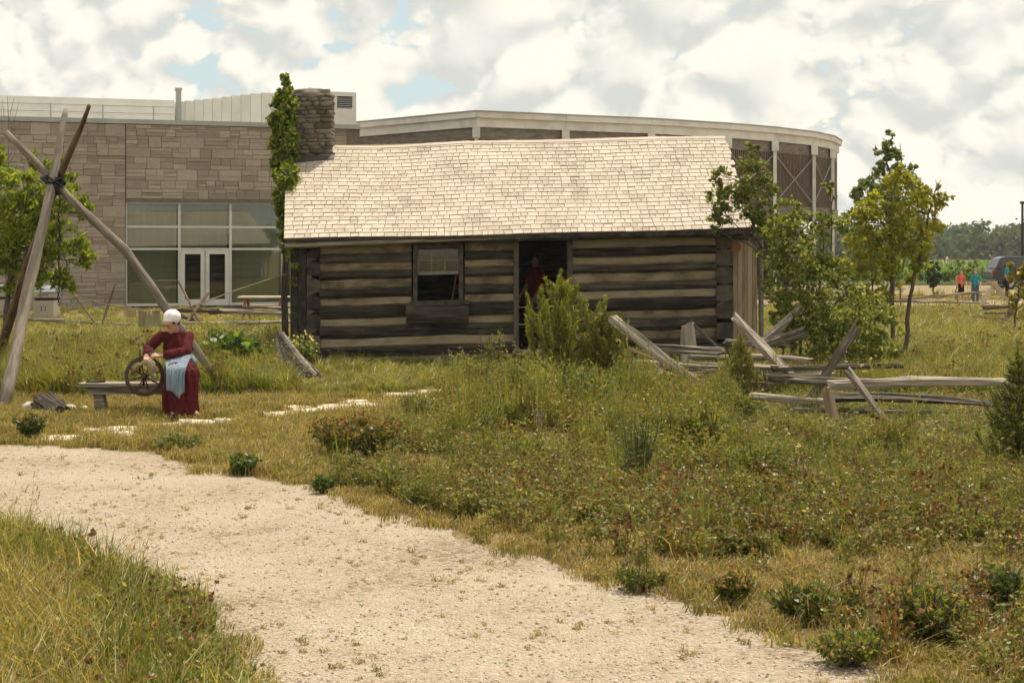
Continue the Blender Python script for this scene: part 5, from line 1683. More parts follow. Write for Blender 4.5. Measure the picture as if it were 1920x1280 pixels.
so = ap.modifiers.new('thickness', 'SOLIDIFY'); so.thickness = .006
mb = MB()
for k in range(16):
    th0, th1 = 6.283*k/16, 6.283*(k+1)/16
    c = Q(338, 671, .08)
    p = lambda th, z, r: c+Vector((math.cos(th)*r, math.sin(th)*r*.95, z))
    mb.hexa([p(th0,-.03,.165), p(th1,-.03,.165), p(th1,-.03,.15), p(th0,-.03,.15), p(th0,.03,.168), p(th1,.03,.168), p(th1,.03,.15), p(th0,.03,.15)])
mb.build('apron_band', M['apron'], wo, smooth=True)
mb = MB()
mb.tube([Q(357,668,.02), Q(363,676,-.04), Q(365,684,-.06)], [.03,.045,.03], 8, jit=.15); mb.build('apron_bow', M['apron'], wo, smooth=True)
cap = MB()
cap.ball(hp(0,.045,.062), (.108,.112,.095), 16, 10)
for k in range(22):
    th = 6.283*k/22
    cap.ball(hp(math.cos(th)*.086, .028+math.sin(th)*.094, .035-.035*math.sin(th)), (.014,.014,.018), 6, 5)
baked('cap', cap, M['capw'], wo, .009, 2)
mb = MB(); mb.ball(hp(0,.05,-.005), (.075,.062,.055), 12, 8); mb.ball(hp(-.055,.0,.01), (.026,.05,.03), 8, 6); mb.ball(hp(.055,.0,.01), (.026,.05,.03), 8, 6)
baked('hair', mb, M['hair'], wo, .009, 2)
mb = MB(); mb.capsule(Q(327,777,-.34), Q(321,779,-.43), .036, .032); baked('shoe', mb, M['shoe'], wo, .008, 2)
mb = MB(); mb.capsule(Q(364,777,-.34), Q(371,779.5,-.41), .036, .03); baked('shoe', mb, M['shoe'], wo, .008, 2)

def standing(label, base, hgt, yaw, shirt, pants, shorts=False, hair='hair', arm=((.16,.02,.0),(.16,-.05,.0)), skin='skin2', bare=True):
    """person standing on base, facing yaw (0 looks towards the camera)"""
    t = thing('person', base, label, 'person')
    rot = Matrix.Rotation(yaw, 3, 'Z')
    base = Vector(base); k = hgt/1.75
    B = lambda x, y, z: base + rot @ (Vector((x, y, z))*k)
    m = MB()
    m.ball(B(0,.01,1.63), (.078*k,.095*k,.11*k), 12, 9); m.capsule(B(0,-.03,1.57), B(0,-.05,1.545), .05*k, .035*k)
    m.capsule(B(0,-.09,1.625), B(0,-.11,1.60), .01*k, .014*k, 8)
    for s in (-1, 1): m.ball(B(s*.08,.01,1.61), (.014*k,.02*k,.03*k), 8, 6)
    m.capsule(B(0,.01,1.56), B(0,.02,1.45), .052*k, .06*k)
    m.capsule(B(0,.02,1.40), B(0,.02,1.0), .11*k, .12*k)
    for s, aa in zip((-1, 1), arm):
        sh = B(s*.18,.02,1.41); el = B(s*(.18+aa[0]*.5), .02+aa[1], 1.12+aa[2]); wr = B(s*(.18+aa[0]*.5), -.10+aa[1]*2.2, .90+aa[2]*1.5)
        limb(m, [sh, el, wr], [.05*k,.042*k,.028*k]); hand(m, wr, wr-el, rot @ Vector((s,0,0)), k, .5, s)
        hip = B(s*.09,.0,.93); kn = B(s*.10,-.03,.50); an = B(s*.11,.02,.08)
        limb(m, [hip, kn, an], [.085*k,.058*k,.04*k]); m.capsule(B(s*.11,.03,.045), B(s*.12,-.14,.035), .042*k, .034*k)
    baked('body', m, M[skin], t, .012*k+.002, 2)
    m = MB()
    m.capsule(B(0,.02,1.41), B(0,.02,1.2), .125*k, .13*k); m.capsule(B(0,.02,1.2), B(0,.02,.93), .13*k, .14*k); m.capsule(B(-.15,.02,1.42), B(.15,.02,1.42), .065*k, .065*k)
    for s, aa in zip((-1, 1), arm):
        m.capsule(B(s*.17,.02,1.42), B(s*(.18+aa[0]*.4), .02+aa[1]*.7, 1.2+aa[2]*.7), .066*k, .062*k)
    baked('shirt', m, shirt, t, .013*k+.002, 2)
    m = MB()
    for s in (-1, 1):
        m.capsule(B(s*.07,.01,.95), B(s*.10,-.03,.52), .11*k, .08*k)
        if not shorts: m.capsule(B(s*.10,-.03,.52), B(s*.11,.02,.10), .08*k, .065*k)
    m.capsule(B(-.06,.01,.95), B(.06,.01,.95), .12*k, .12*k)
    baked('shorts' if shorts else 'trousers', m, pants, t, .013*k+.002, 2)
    m = MB(); m.ball(B(0,.03,1.66), (.088*k,.098*k,.10*k), 12, 8); m.ball(B(0,.07,1.58), (.075*k,.05*k,.09*k), 10, 7)
    baked('hair', m, M[hair], t, .012*k+.002, 2)
    for s in (-1, 1):
        mb = MB(); mb.capsule(B(s*.11,.04,.04), B(s*.12,-.15,.035), .047*k, .04*k); mb.build('shoe', M['shoe'], t, smooth=True)
    return t
M['red'] = cloth('red_cotton', (.22,.015,.02)); M['jeans'] = cloth('blue_denim', (.06,.085,.14)); M['coral'] = cloth('coral_cotton', (.62,.13,.085)); M['teal'] = cloth('teal_cotton', (.025,.25,.29))
M['blackc'] = cloth('black_cotton', (.015,.015,.017)); M['whitec'] = cloth('white_tee', (.6,.58,.55)); M['bluec'] = cloth('blue_cotton', (.08,.13,.28))
q = cp(DOOR[0]+.46, 2.1, .12)
standing('person in a red tee shirt and jeans standing inside the dark cabin doorway', q, 1.70, R(-50), M['red'], M['jeans'], arm=((.10,-.05,.02),(.16,-.06,.03)))
standing('child in a coral shirt and black shorts standing on the mown strip', (P(1802,0,62).x, 62, 0), 1.24, R(15), M['coral'], M['blackc'], shorts=True)
standing('child in a teal shirt standing beside the coral shirted child', (P(1829,0,61).x, 61, 0), 1.28, R(-20), M['teal'], M['jeans'])
standing('dark clothed person with a teal top standing before the parked car', (P(1888,0,72).x, 72, 0), 1.45, R(60), M['teal'], M['blackc'])
standing('child in white shirt and blue shorts half hidden behind tree stems', (P(1667,0,60).x, 60, 0), 1.05, R(180), M['whitec'], M['bluec'], shorts=True)

# ================================================================ SMALL THINGS
# clothesline with two hangings
cl = thing('clothesline', P(128, 553, 23), 'sagging hemp rope strung from the tripod to the cabin corner', 'rope')
rp = [(128,553,22.8),(200,571,23.8),(262,581,24.6),(315,583,25.2),(372,570,26.0),(440,545,26.8),(500,525,27.5),(537,513,27.95)]
mb = MB(); mb.tube([P(*p) for p in rp], .009, 6); mb.build('cord', M['rope'], cl)
M['tan_card'] = surf('tan_hide', [(.36,.27,.13), (.46,.36,.19)], scale=6, bump=.3, rough=.9)
cd = thing('hanging_card', P(250, 592, 24.4), 'small tan wooden tag hanging on the clothesline', 'tag')
mb = MB(); a, b = P(232,580,24.3), P(255,583,24.5)
mb.hexa([P(233,592,24.3), P(254.5,595,24.5), P(254.5,595,24.52), P(233,592,24.32), P(232,579.5,24.3), P(255,582,24.5), P(255,582,24.52), P(232,579.5,24.32)]); mb.build('tag_board', M['tan_card'], cd)
pc = thing('hanging_cloth', P(280, 612, 24.8), 'pale olive cloth pegged to the clothesline left of the white cap', 'cloth')
M['olive_cloth'] = cloth('pale_olive_cloth', (.33,.29,.16), stretch=(10,10,2))
vs = []
for j in range(9):
    for i in range(11):
        u, v = i/10, j/8
        vs.append(tuple(P(lerp(260,299,u)+2*v*(u-.5), lerp(582.5+1.2*math.sin(3.14*u),612+2*math.sin(u*5),v), lerp(24.6,25.05,u)+.03*math.sin(u*9)*v)))
me = bpy.data.meshes.new('cloth_sheet'); me.from_pydata(vs, [], [(j*11+i, j*11+i+1, (j+1)*11+i+1, (j+1)*11+i) for j in range(8) for i in range(10)]); me.update()
o = put('cloth_sheet', me, M['olive_cloth'], pc); o.modifiers.new('thickness', 'SOLIDIFY').thickness = .006
for px in (268, 277, 284):
    mb = MB(); c = P(px, 584, 24.8); mb.box((c.x-.008, c.y-.06, c.z-.05), (c.x+.008, c.y-.03, c.z+.03)); mb.build('peg', M['pale_wood'], pc)

# picnic table
pt = thing('picnic_table', G(495, 605), 'brown picnic table before the glazed entrance', 'table')
yt = 45.0; xx = lambda px: (px-CX)/F*yt
for k in range(4):
    bx('top_plank', xx(449), xx(541), yt-.36+k*.185, yt-.36+k*.185+.175, .69, .735, 'pale_wood', pt)
for y in (yt-.78, yt+.62):
    bx('seat_plank', xx(447), xx(543), y, y+.22, .42, .46, 'pale_wood', pt)
for px in (462, 528):
    for s in (-1, 1):
        rail_ = piece('leg', (xx(px), yt+s*.62, 0), (xx(px), yt+s*.2, .69), .05, .04, M['rusty_wood'], pt, n=8, seg=3, power=6, wob=.02)
    piece('cross_beam', (xx(px)+.05, yt-.75, .39), (xx(px)+.05, yt+.75, .39), .045, .03, M['rusty_wood'], pt, n=8, seg=3, power=6, wob=.02)

# waste bins
M['beige_panel'] = surf('beige_panel', [(.34,.29,.23), (.40,.345,.28)], scale=3, bump=.05, rough=.7)
M['blue_roof'] = surf('blue_grey_lid', [(.20,.23,.25), (.27,.30,.32)], scale=3, bump=0, rough=.5)
def bin_(label, px0, px1, Y, text):
    x0, x1 = (px0-CX)/F*Y, (px1-CX)/F*Y
    t = thing('waste_bin', ((x0+x1)/2, Y, 0), label, 'bin')
    mb = MB(); mb.box((x0, Y-.3, .03), (x1, Y+.3, .62)); mb.build('body', M['beige_panel'], t)
    mb = MB(); mb.box((x0-.02, Y-.31, .70), (x1+.02, Y+.3, .84)); mb.build('header', M['beige_panel'], t)
    mb = MB(); mb.box((x0+.03, Y-.26, .621), (x1-.03, Y+.28, .699)); mb.build('opening', M['black_iron'], t)
    mb = MB(); n = 6
    ys = [(-.36, .86), (-.25, .97), (-.08, 1.03), (.08, 1.03), (.25, .97), (.36, .86)]
    vs = [(x0-.05, Y+a, z) for a, z in ys]+[(x1+.05, Y+a, z) for a, z in ys]
    mb.add(vs, [tuple(range(6)), tuple(reversed(range(6, 12)))]+[(i, 6+i, 6+(i+1) % 6, (i+1) % 6) for i in range(6)])
    mb.build('lid', M['blue_roof'], t)
    for txt, z, sz in text:
        cu = bpy.data.curves.new('lettering', 'FONT'); cu.body = txt; cu.size = sz; cu.align_x = 'CENTER'; cu.extrude = .002
        o = bpy.data.objects.new('lettering_tmp', cu); COL.objects.link(o)
        LETTERS.append((o, t, Matrix.Translation(((x0+x1)/2, Y-.314 if z > .65 else Y-.304, z)) @ Matrix.Rotation(R(90), 4, 'X')))
    return t
bin_('beige waste bin with blue grey lid between the tripod poles and the tree', 68, 106, 45, [('SLATE', .735, .10), ('11', .32, .22)])
bin_('beige waste bin at the left picture edge behind the tripod', -6, 28, 46, [])

# parked car, seen from the side
M['carpaint'] = surf('black_car_paint', [(.012,.013,.016), (.02,.021,.025)], scale=2, bump=0, rough=.22, spec=.6)
M['tyre'] = plain('tyre_rubber', (.015,.015,.015), rough=.9); M['rim'] = plain('alloy_rim', (.4,.4,.4), rough=.35, metal=.8)
M['carglass'] = plain('dark_car_glass', (.01,.012,.014), rough=.05, spec=.8); M['taillight'] = plain('red_tail_light', (.35,.015,.015), rough=.3)
YC = 84.0
car = thing('parked_car', (P(1853,0,YC).x+2.2, YC, 0), 'black sport utility car parked behind the crossed boards', 'car')
cx0 = P(1853, 0, YC).x
def carside(mb, prof, y0, y1):
    n = len(prof)
    vs = [(cx0+x, YC+y0, z) for x, z in prof]+[(cx0+x, YC+y1, z) for x, z in prof]
    mb.add(vs, [tuple(range(n)), tuple(reversed(range(n, 2*n)))]+[(i, n+i, n+(i+1) % n, (i+1) % n) for i in range(n)])
mb = MB(); carside(mb, [(.0,.45),(.02,.9),(.10,1.06),(.6,1.1),(3.0,1.1),(4.1,1.0),(4.45,.85),(4.5,.45),(4.2,.32),(.3,.32)], -.9, .9)
bod_ = mb.build('body', M['carpaint'], car); bv = bod_.modifiers.new('b', 'BEVEL'); bv.width = .06; bv.segments = 2
mb = MB()
pr = [(.12,1.08),(.42,1.62),(.7,1.70),(2.2,1.70),(2.5,1.62),(3.15,1.09)]
n = len(pr)
vs = [(cx0+x, YC-(.86 if z < 1.3 else .68), z) for x, z in pr]+[(cx0+x, YC+(.86 if z < 1.3 else .68), z) for x, z in pr]
mb.add(vs, [tuple(range(n)), tuple(reversed(range(n, 2*n)))]+[(i, n+i, n+(i+1) % n, (i+1) % n) for i in range(n)])
o = mb.build('cabin', M['carpaint'], car); bv = o.modifiers.new('b', 'BEVEL'); bv.width = .05; bv.segments = 2
for xa, xb, ta, tb in ((.38,.95,.58,1.0), (1.02,1.75,1.05,1.75), (1.83,2.85,1.83,2.42)):
    mb = MB(); mb.hexa([(cx0+xa,YC-.875,1.13),(cx0+xb,YC-.875,1.13),(cx0+xb,YC-.85,1.13),(cx0+xa,YC-.85,1.13),(cx0+ta,YC-.70,1.60),(cx0+tb,YC-.70,1.60),(cx0+tb,YC-.67,1.60),(cx0+ta,YC-.67,1.60)])
    mb.build('side_window', M['carglass'], car)
for x in (.85, 3.6):
    for y in (-.92, .72):
        mb = MB(); mb.tube([(cx0+x,YC+y,.34),(cx0+x,YC+y+.2,.34)], .34, 20); w_ = mb.build('wheel', M['tyre'], car, smooth=False)
        mb = MB(); mb.tube([(cx0+x,YC+y-.01,.34),(cx0+x,YC+y+.05,.34)], .21, 16); mb.build('rim', M['rim'], w_)
mb = MB(); mb.box((cx0-.02,YC-.88,.8), (cx0+.1,YC-.7,1.0)); mb.build('tail_light', M['taillight'], car)

flush()

# ================================================================ MEADOW
def blades(n, r, h, w, lean, palette, rng, curve=.5, head=None, hjit=.45):
    a = rng.uniform(0, 6.283, n); rr = r*np.sqrt(rng.random(n))
    p = np.stack([rr*np.cos(a), rr*np.sin(a), 0*a], 1)
    d = rng.uniform(0, 6.283, n)
    out = np.stack([np.cos(d), np.sin(d), 0*d], 1)
    L = h*rng.uniform(1-hjit, 1.1, n)[:, None]
    ln = (lean*rng.uniform(.2, 1.4, n))[:, None]
    up = np.array([0, 0, 1.0])
    m = p + up*L*.55 + out*L*.55*ln*.5
    t = p + up*L*np.maximum(.35, 1-curve*ln*.6) + out*L*ln*.95
    sd = np.stack([-np.sin(d+.6), np.cos(d+.6), 0*d], 1)*w*.5*rng.uniform(.7, 1.3, n)[:, None]
    c = cols(n, palette, rng)
    V = [np.stack([p-sd, p+sd, m+sd*.8, m-sd*.8], 1), np.stack([m-sd*.8, m+sd*.8, t+sd*.12, t-sd*.12], 1)]
    Cc = [c*.9, c]
    if head:
        frac, hl, hw, hp_ = head
        k = np.where(rng.random(n) < frac)[0]
        hd_ = (t[k]-m[k]); hd_ /= np.linalg.norm(hd_, axis=1)[:, None]
        for s_ in (0, 1):
            V.append(leaf_quads(t[k]+hd_*hl*.3, hl, hw, rng=rng, dirs=hd_*3)); Cc.append(cols(len(k), hp_, rng))
    return np.concatenate(V), np.concatenate(Cc)
def stems_leaves(n, r, h, nl, ls, asp, palette, rng, spal, flowers=None, spread=.5, low=.2, trif=False):
    a = rng.uniform(0, 6.283, n); rr = r*np.sqrt(rng.random(n))
    p = np.stack([rr*np.cos(a), rr*np.sin(a), 0*a], 1)*.5
    d = rng.uniform(0, 6.283, n); L = h*rng.uniform(.55, 1.1, n)
    t = p + np.stack([np.cos(d)*L*spread*rng.random(n), np.sin(d)*L*spread*rng.random(n), L], 1)
    sd = np.stack([-np.sin(d), np.cos(d), 0*d], 1)*.003
    V = [np.stack([p-sd, p+sd, t+sd*.6, t-sd*.6], 1)]; Cc = [cols(n, spal, rng)]
    k = rng.integers(0, n, nl); u = rng.uniform(low, 1.0, nl)[:, None]
    q = p[k]+(t[k]-p[k])*u + rng.normal(size=(nl, 3))*np.array([.5, .5, .2])*ls
    if trif:
        for j in range(3):
            V.append(leaf_quads(q+rng.normal(size=(nl, 3))*ls*.45, ls, asp, 0, .5, rng)); Cc.append(cols(nl, palette, rng))
    else:
        V.append(leaf_quads(q, ls, asp, -.5, .2, rng)); Cc.append(cols(nl, palette, rng))
    if flowers:
        m, fs, fp = flowers
        k = rng.integers(0, n, m); q = t[k]+rng.normal(size=(m, 3))*.008
        for j in range(2):
            V.append(leaf_quads(q, fs, .9, rng=rng)); Cc.append(cols(m, fp, rng))
    return np.concatenate(V), np.concatenate(Cc)
rg = np.random.default_rng(11)
G1 = [(.095,.125,.026), (.115,.14,.028), (.07,.10,.02), (.155,.16,.045)]
G2 = [(.135,.15,.035), (.16,.165,.045), (.10,.125,.028), (.20,.185,.07)]
STW = [(.29,.235,.125), (.24,.19,.095), (.36,.295,.17), (.20,.165,.075), (.13,.135,.045)]
DRY = [(.195,.155,.08), (.25,.205,.115), (.165,.13,.066), (.13,.125,.05), (.20,.14,.075)]
CLV = [(.075,.105,.024), (.10,.13,.03), (.055,.08,.02), (.15,.16,.055), (.20,.18,.08)]
BRN = [(.095,.055,.035), (.13,.08,.052), (.075,.04,.025)]
STEM = [(.12,.11,.04), (.15,.10,.05)]
protos = []
def proto(vc):
    me = quad_mesh('meadow_tuft_%02d' % len(protos), vc[0], vc[1])
    me.materials.append(M['meadow'])
    o = bpy.data.objects.new('meadow_tuft_%02d' % len(protos), me)
    protos.append(o); return len(protos)-1
def both(a, b): return np.concatenate([a[0], b[0]]), np.concatenate([a[1], b[1]])
T = {}
T['green'] = [proto(blades(42, .11, .36, .010, .55, G1, rg)) for _ in range(3)]
T['lush'] = [proto(both(blades(38, .12, .40, .012, .6, G2, rg), blades(4, .1, .44, .005, .4, [(.22,.18,.085), (.18,.15,.07)], rg, head=(.8, .035, .2, [(.26,.19,.10), (.20,.12,.075)])))) for _ in range(3)]
T['straw'] = [proto(both(blades(22, .10, .46, .006, .6, STW, rg, head=(.5, .04, .16, [(.24,.19,.11), (.19,.135,.08), (.17,.115,.075)])), blades(12, .1, .34, .009, .6, G1, rg))) for _ in range(3)]
T['dry'] = [proto(blades(34, .13, .11, .007, .9, DRY, rg)) for _ in range(3)]
T['drygreen'] = [proto(both(blades(20, .13, .11, .008, .8, DRY, rg), blades(18, .13, .10, .009, .8, G2, rg))) for _ in range(2)]
T['clover'] = [proto(both(stems_leaves(16, .14, .24, 46, .030, .6, CLV, rg, STEM, (9, .024, PINK+BRN), trif=True), blades(5, .1, .22, .007, .7, DRY, rg))) for _ in range(4)]
T['weed'] = [proto(stems_leaves(11, .12, .50, 110, .045, .32, G2+CLV, rg, STEM, (8, .018, [(.20,.16,.05), (.13,.09,.045)]), spread=.35)) for _ in range(3)]
T['brown'] = [proto(both(stems_leaves(14, .13, .34, 40, .035, .5, CLV, rg, [(.14,.07,.04)], (26, .030, BRN), spread=.45), blades(8, .1, .28, .007, .6, DRY, rg))) for _ in range(2)]
T['umbel'] = [proto(both(stems_leaves(5, .08, .50, 30, .05, .2, G2, rg, G2, (10, .028, [(.40,.37,.27)]), spread=.3), blades(10, .1, .3, .009, .5, G1, rg)))]
T['yellow'] = [proto(both(stems_leaves(6, .08, .38, 30, .04, .3, G2, rg, G2, (9, .028, [(.62,.36,.02), (.55,.42,.03)]), spread=.35), blades(12, .1, .28, .009, .5, G2, rg)))]
T['sprig'] = [proto(stems_leaves(9, .07, .045, 26, .022, .5, [(.12,.13,.04), (.18,.16,.06), (.24,.19,.09)], rg, STEM, spread=1.4)) for _ in range(2)]
T['feather'] = [proto(stems_leaves(18, .13, .48, 170, .045, .13, [(.10,.125,.045), (.125,.145,.055), (.085,.11,.04)], rg, G1, spread=.4)) for _ in range(2)]
T['leafy'] = [proto(both(stems_leaves(20, .16, .30, 150, .036, .5, CLV+DG, rg, STEM, (8, .02, BRN), spread=.6, low=.05), blades(4, .1, .24, .007, .7, DRY, rg))) for _ in range(3)]
T['rust'] = [proto(blades(40, .12, .26, .008, .6, [(.30,.13,.04), (.24,.12,.04), (.30,.2,.08)], rg))]

def instancer(name, objs, pts, rots, scl, idx, **kw):
    me = bpy.data.meshes.new(name)
    me.vertices.add(len(pts))
    me.vertices.foreach_set('co', np.asarray(pts, dtype=np.float32).ravel())
    a = me.attributes.new('rot', 'FLOAT_VECTOR', 'POINT'); a.data.foreach_set('vector', np.asarray(rots, dtype=np.float32).ravel())
    a = me.attributes.new('scl', 'FLOAT_VECTOR', 'POINT'); a.data.foreach_set('vector', np.asarray(scl, dtype=np.float32).ravel())
    a = me.attributes.new('idx', 'INT', 'POINT'); a.data.foreach_set('value', np.asarray(idx, dtype=np.int32))
    o = put(name, me, None, None, **kw)
    col = bpy.data.collections.new(name+'_sources')
    for q in objs: col.objects.link(q)
    ng = bpy.data.node_groups.new(name+'_scatter', 'GeometryNodeTree')
    ng.interface.new_socket('Geometry', in_out='INPUT', socket_type='NodeSocketGeometry')
    ng.interface.new_socket('Geometry', in_out='OUTPUT', socket_type='NodeSocketGeometry')
    gi = ng.nodes.new('NodeGroupInput'); go = ng.nodes.new('NodeGroupOutput')
    ip = ng.nodes.new('GeometryNodeInstanceOnPoints')
    ci = ng.nodes.new('GeometryNodeCollectionInfo')
    ci.inputs['Collection'].default_value = col
    ci.inputs['Separate Children'].default_value = True
    ci.inputs['Reset Children'].default_value = True
    def attr(nm, typ):
        n = ng.nodes.new('GeometryNodeInputNamedAttribute'); n.data_type = typ
        n.inputs['Name'].default_value = nm
        return n.outputs['Attribute']
    ip.inputs['Pick Instance'].default_value = True
    L = ng.links.new
    L(gi.outputs[0], ip.inputs['Points']); L(ci.outputs[0], ip.inputs['Instance'])
    L(attr('idx', 'INT'), ip.inputs['Instance Index'])
    er = ng.nodes.new('FunctionNodeEulerToRotation')
    L(attr('rot', 'FLOAT_VECTOR'), er.inputs[0]); L(er.outputs[0], ip.inputs['Rotation'])
    L(attr('scl', 'FLOAT_VECTOR'), ip.inputs['Scale'])
    L(ip.outputs[0], go.inputs[0])
    md = o.modifiers.new('scatter', 'NODES'); md.node_group = ng
    return o

left_poly = [(p.x, p.y) for p in LOL] + [(-30, 14), (-30, 1), (0.3, 1)]
CI = CO
def in_cabin(x, y):
    v = Vector((x, y, 0))-CO
    s, d = v.dot(CU), v.dot(CV)
    return -.15 < s < 8.3 and -.12 < d < 5.3
slab_boxes = [(x0+1, x1-1, y0+.5, y1+3) for (x0, x1, y0, y1), l in slabs]
tan_spots = [(1640,1085,260,48), (1000,845,110,26), (680,880,170,22), (1120,1020,90,26), (560,835,160,40), (950,1010,100,20), (1330,1090,150,30), (1850,1100,120,40), (1760,735,140,14), (470,820,120,40)]
def interp(pts, x):
    for a, b in zip(pts[:-1], pts[1:]):
        if a[0] <= x <= b[0]: return lerp(a[1], b[1], (x-a[0])/(b[0]-a[0]+1e-9))
    return pts[0][1] if x < pts[0][0] else pts[-1][1]
rs_ = random.Random(21)
def pick(w):
    k = rs_.random()*sum(w.values())
    for n_, v in w.items():
        k -= v
        if k <= 0: return n_
    return n_
MP = []; MR = []; MS = []; MI = []
def plant(kind, x, y, s, hs=1.0):
    MP.append((x, y, 0.0)); MR.append((rs_.gauss(0, .07), rs_.gauss(0, .07), rs_.uniform(0, 6.28)))
    MS.append((s, s, s*hs)); MI.append(rs_.choice(T[kind]))
bands = [(5.0, 9, 150), (9, 13, 125), (13, 18, 95), (18, 24, 70), (24, 31, 45), (31, 42, 17), (42, 54, 8), (54, 72, 4)]
for y0, y1, dens in bands:
    area = .36*(y1*y1-y0*y0)
    for _ in range(int(area*dens)):
        y = math.sqrt(rs_.uniform(y0*y0, y1*y1)); x = rs_.uniform(-.36, .36)*y
        px, py = px_of(x, y)
        if in_cabin(x, y): continue
        v3 = Vector((x*.55, y*.55, 0)); n1 = mnoise.noise(v3); n2 = mnoise.noise(v3*2.7+Vector((7,1,3))); n3 = mnoise.noise(Vector((x*.23+11, y*.23, 5)))
        sc_ = rs_.uniform(.75, 1.25)
        if y < 22:
            inp = in_poly(x, y, path_poly)
            du = dist_line(x, y, UPL); dl = dist_line(x, y, LOL)
            if inp:
                e = min(du, dl)
                if e < .10+.14*n2 and rs_.random() < .5: plant(rs_.choice(('dry', 'drygreen', 'drygreen')), x, y, sc_*.8)
                elif rs_.random() < .26*max(.05, .3+n2*1.3)*(1.6 if e < .7 else .9): plant('sprig', x, y, sc_*rs_.uniform(.3, .75))
                continue
            if in_poly(x, y, left_poly):
                if dl < .55+.2*n2: w = {'clover': 5, 'green': 2, 'brown': .15, 'straw': .8, 'dry': .5}; hh = .8+.5*min(1, dl/.5)
                else: w = {'straw': 5+4*n1, 'green': 2.4-1.5*n1, 'clover': max(.2, 1.2-2*n2), 'lush': 1.2, 'dry': 1.0, 'brown': .1}; hh = .95
                plant(pick(w), x, y, sc_*.85, hh*rs_.uniform(.7, 1.05)); continue
        skip = False
        for a, b, c, d in slab_boxes:
            if a < px < b and c < py < d and rs_.random() < .94: skip = True
        if skip: continue
        if y < 22 and (px < 880-(py-735)*1.9) and py > 738:      # trodden ground of the camp
            if du < .15: w = {'dry': 3, 'drygreen': 1}
            else: w = {'dry': 2.4+2*n1, 'drygreen': 3.4-2*n1, 'sprig': .5}
            near = 40 < px < 180 and 755 < py < 785
            plant(pick(w), x, y, sc_*(.7 if near else 1), rs_.uniform(.8, 1.5)); continue
        if 505 < px < 640 and 700 < py < 745 and rs_.random() < .7:
            plant(pick({'drygreen': 2, 'lush': 1}), x, y, sc_, .5); continue
        if 560 < px < 880 and 690 < py <= 745:                  # lawn before the cabin
            w = {'drygreen': 3, 'lush': 1.0+1.5*n1, 'dry': 1.0}
            plant(pick(w), x, y, sc_, rs_.uniform(.45, .75)); continue
        if y < 22:
            spot = max((1-math.hypot((px-a)/c, (py-b)/d) for a, b, c, d in tan_spots))
            drym = spot > 0 or n1 > .42
            if du < .28+.25*n2:
                if rs_.random() < .55+.5*n2: plant(pick({'dry': 6, 'drygreen': 1.6, 'clover': .3}), x, y, sc_*.85)
                continue
            if drym:
                w = {'dry': 6, 'drygreen': 1.6, 'clover': .35}
                plant(pick(w), x, y, sc_, rs_.uniform(.6, 1.1)); continue
            if py > 900:
                g = n2*.7+n1*.3
                if g > (.06 if py > 1030 else -.30): w = {'clover': 7, 'leafy': 2.4, 'brown': .5, 'feather': .3+1.6*max(0, n3), 'weed': .15, 'drygreen': .6, 'dry': .6}; hh = .74
                else: w = {'dry': 5, 'drygreen': 1.8, 'clover': 1.0, 'brown': .2}; hh = .7
            else:
                w = {'clover': 2.6-2*n2, 'leafy': 5.0+3*n2, 'green': .35, 'lush': .25+.4*n1, 'feather': 1.2+2.4*max(-.4, n3), 'weed': 2.2, 'brown': .7-1.2*n2, 'yellow': .03, 'umbel': .03, 'drygreen': .4}
                hh = .62
                if py < 860 and px > 1380: hh = .30+.35*max(0, n2)
                elif px > 830 and py < 870: hh = .72+1.0*max(0, n2+.1)
            plant(pick({k: max(0, v) for k, v in w.items()}), x, y, sc_, hh*rs_.uniform(.75, 1.2)); continue
        if y < 31:
            # grass is kept low against the wall so that the bottom logs show
            hh = .95 if px < 560 else .75
            if 580 < px < 1420 and y > 22: hh = .42
            w = {'lush': 4+2*n1, 'green': 5.0, 'straw': .5-1.0*n1, 'weed': 1.0, 'leafy': .6, 'brown': 1.0-2.5*n2, 'umbel': .02, 'feather': .4, 'rust': (1.2*max(0, n3*3) if px < 600 else .1), 'drygreen': .3}
            plant(pick({k: max(0, v) for k, v in w.items()}), x, y, sc_*1.1, hh*rs_.uniform(.7, 1.2)); continue
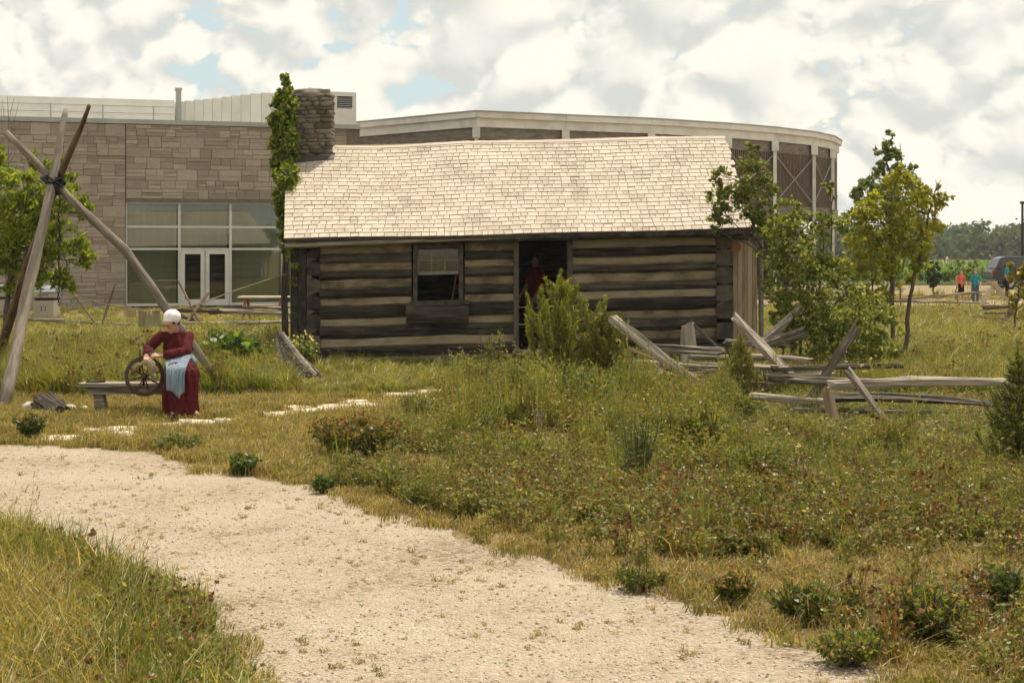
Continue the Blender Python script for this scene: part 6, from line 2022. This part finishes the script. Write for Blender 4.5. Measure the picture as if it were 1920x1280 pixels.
        if y < 54:
            if px < 560 and y > 46 and rs_.random() < .8: continue
            w = {'lush': 4, 'green': 3, 'straw': 1.8+2*n1, 'weed': .6, 'brown': .5, 'drygreen': 1}
            plant(pick(w), x, y, sc_*1.5, rs_.uniform(.28, .5) if px < 600 else rs_.uniform(.4, .75)); continue
        if px > 1300 and not (50 < y < 66 and x > 5 and rs_.random() < .985):
            plant(pick({'drygreen': 3, 'lush': .3, 'dry': 2}), x, y, sc_*2.0, .6)
instancer('meadow_growth', protos, MP, MR, MS, MI, label='wild meadow of grasses, clover and weeds around the path and cabin', cat='meadow', kind='stuff')

# loose stones of the path
gst = []
M['pebble'] = surf('limestone_chip', [(.33,.27,.20), (.46,.39,.30), (.54,.48,.39)], scale=2, bump=0, rough=.95, rnd='object', ramt=.7)
for k in range(4):
    b = MB(); b.ball((0,0,.25), (.9,.75,.5), 6, 4, .28); me = b.mesh('path_chip_%02d' % k); me.materials.append(M['pebble'])
    gst.append(bpy.data.objects.new('path_chip_%02d' % k, me))
GP = []; GRo = []; GS = []; GI = []
for y0, y1, dens in ((4, 9, 480), (9, 13, 300), (13, 18, 120)):
    for _ in range(int(.36*(y1*y1-y0*y0)*dens)):
        y = math.sqrt(rs_.uniform(y0*y0, y1*y1)); x = rs_.uniform(-.36, .36)*y
        if not in_poly(x, y, path_poly):
            if rs_.random() > .06 or min(dist_line(x, y, UPL), dist_line(x, y, LOL)) > .5: continue
        s = .004+.010*rs_.random()**3
        GP.append((x, y, .006)); GRo.append((rs_.gauss(0,.3), rs_.gauss(0,.3), rs_.uniform(0,6.28))); GS.append((s, s, s)); GI.append(rs_.randrange(4))
instancer('path_gravel', gst, GP, GRo, GS, GI, label='loose crushed limestone chips strewn over the path', cat='gravel', kind='stuff')

# ================================================================ AIR
m, t, out = new_mat('summer_haze')
pv = mk(t, 'ShaderNodeVolumePrincipled')
pv.inputs['Color'].default_value = (.95, .96, .98, 1)
pv.inputs['Density'].default_value = 0.00028
t.links.new(pv.outputs[0], out.inputs['Volume'])
mb = MB(); mb.box((-1510, -1510, -1.0), (1510, 1510, 12.0))
mb.build('haze', m, None, kind='stuff', label='thin summer haze over the fields', cat='haze')
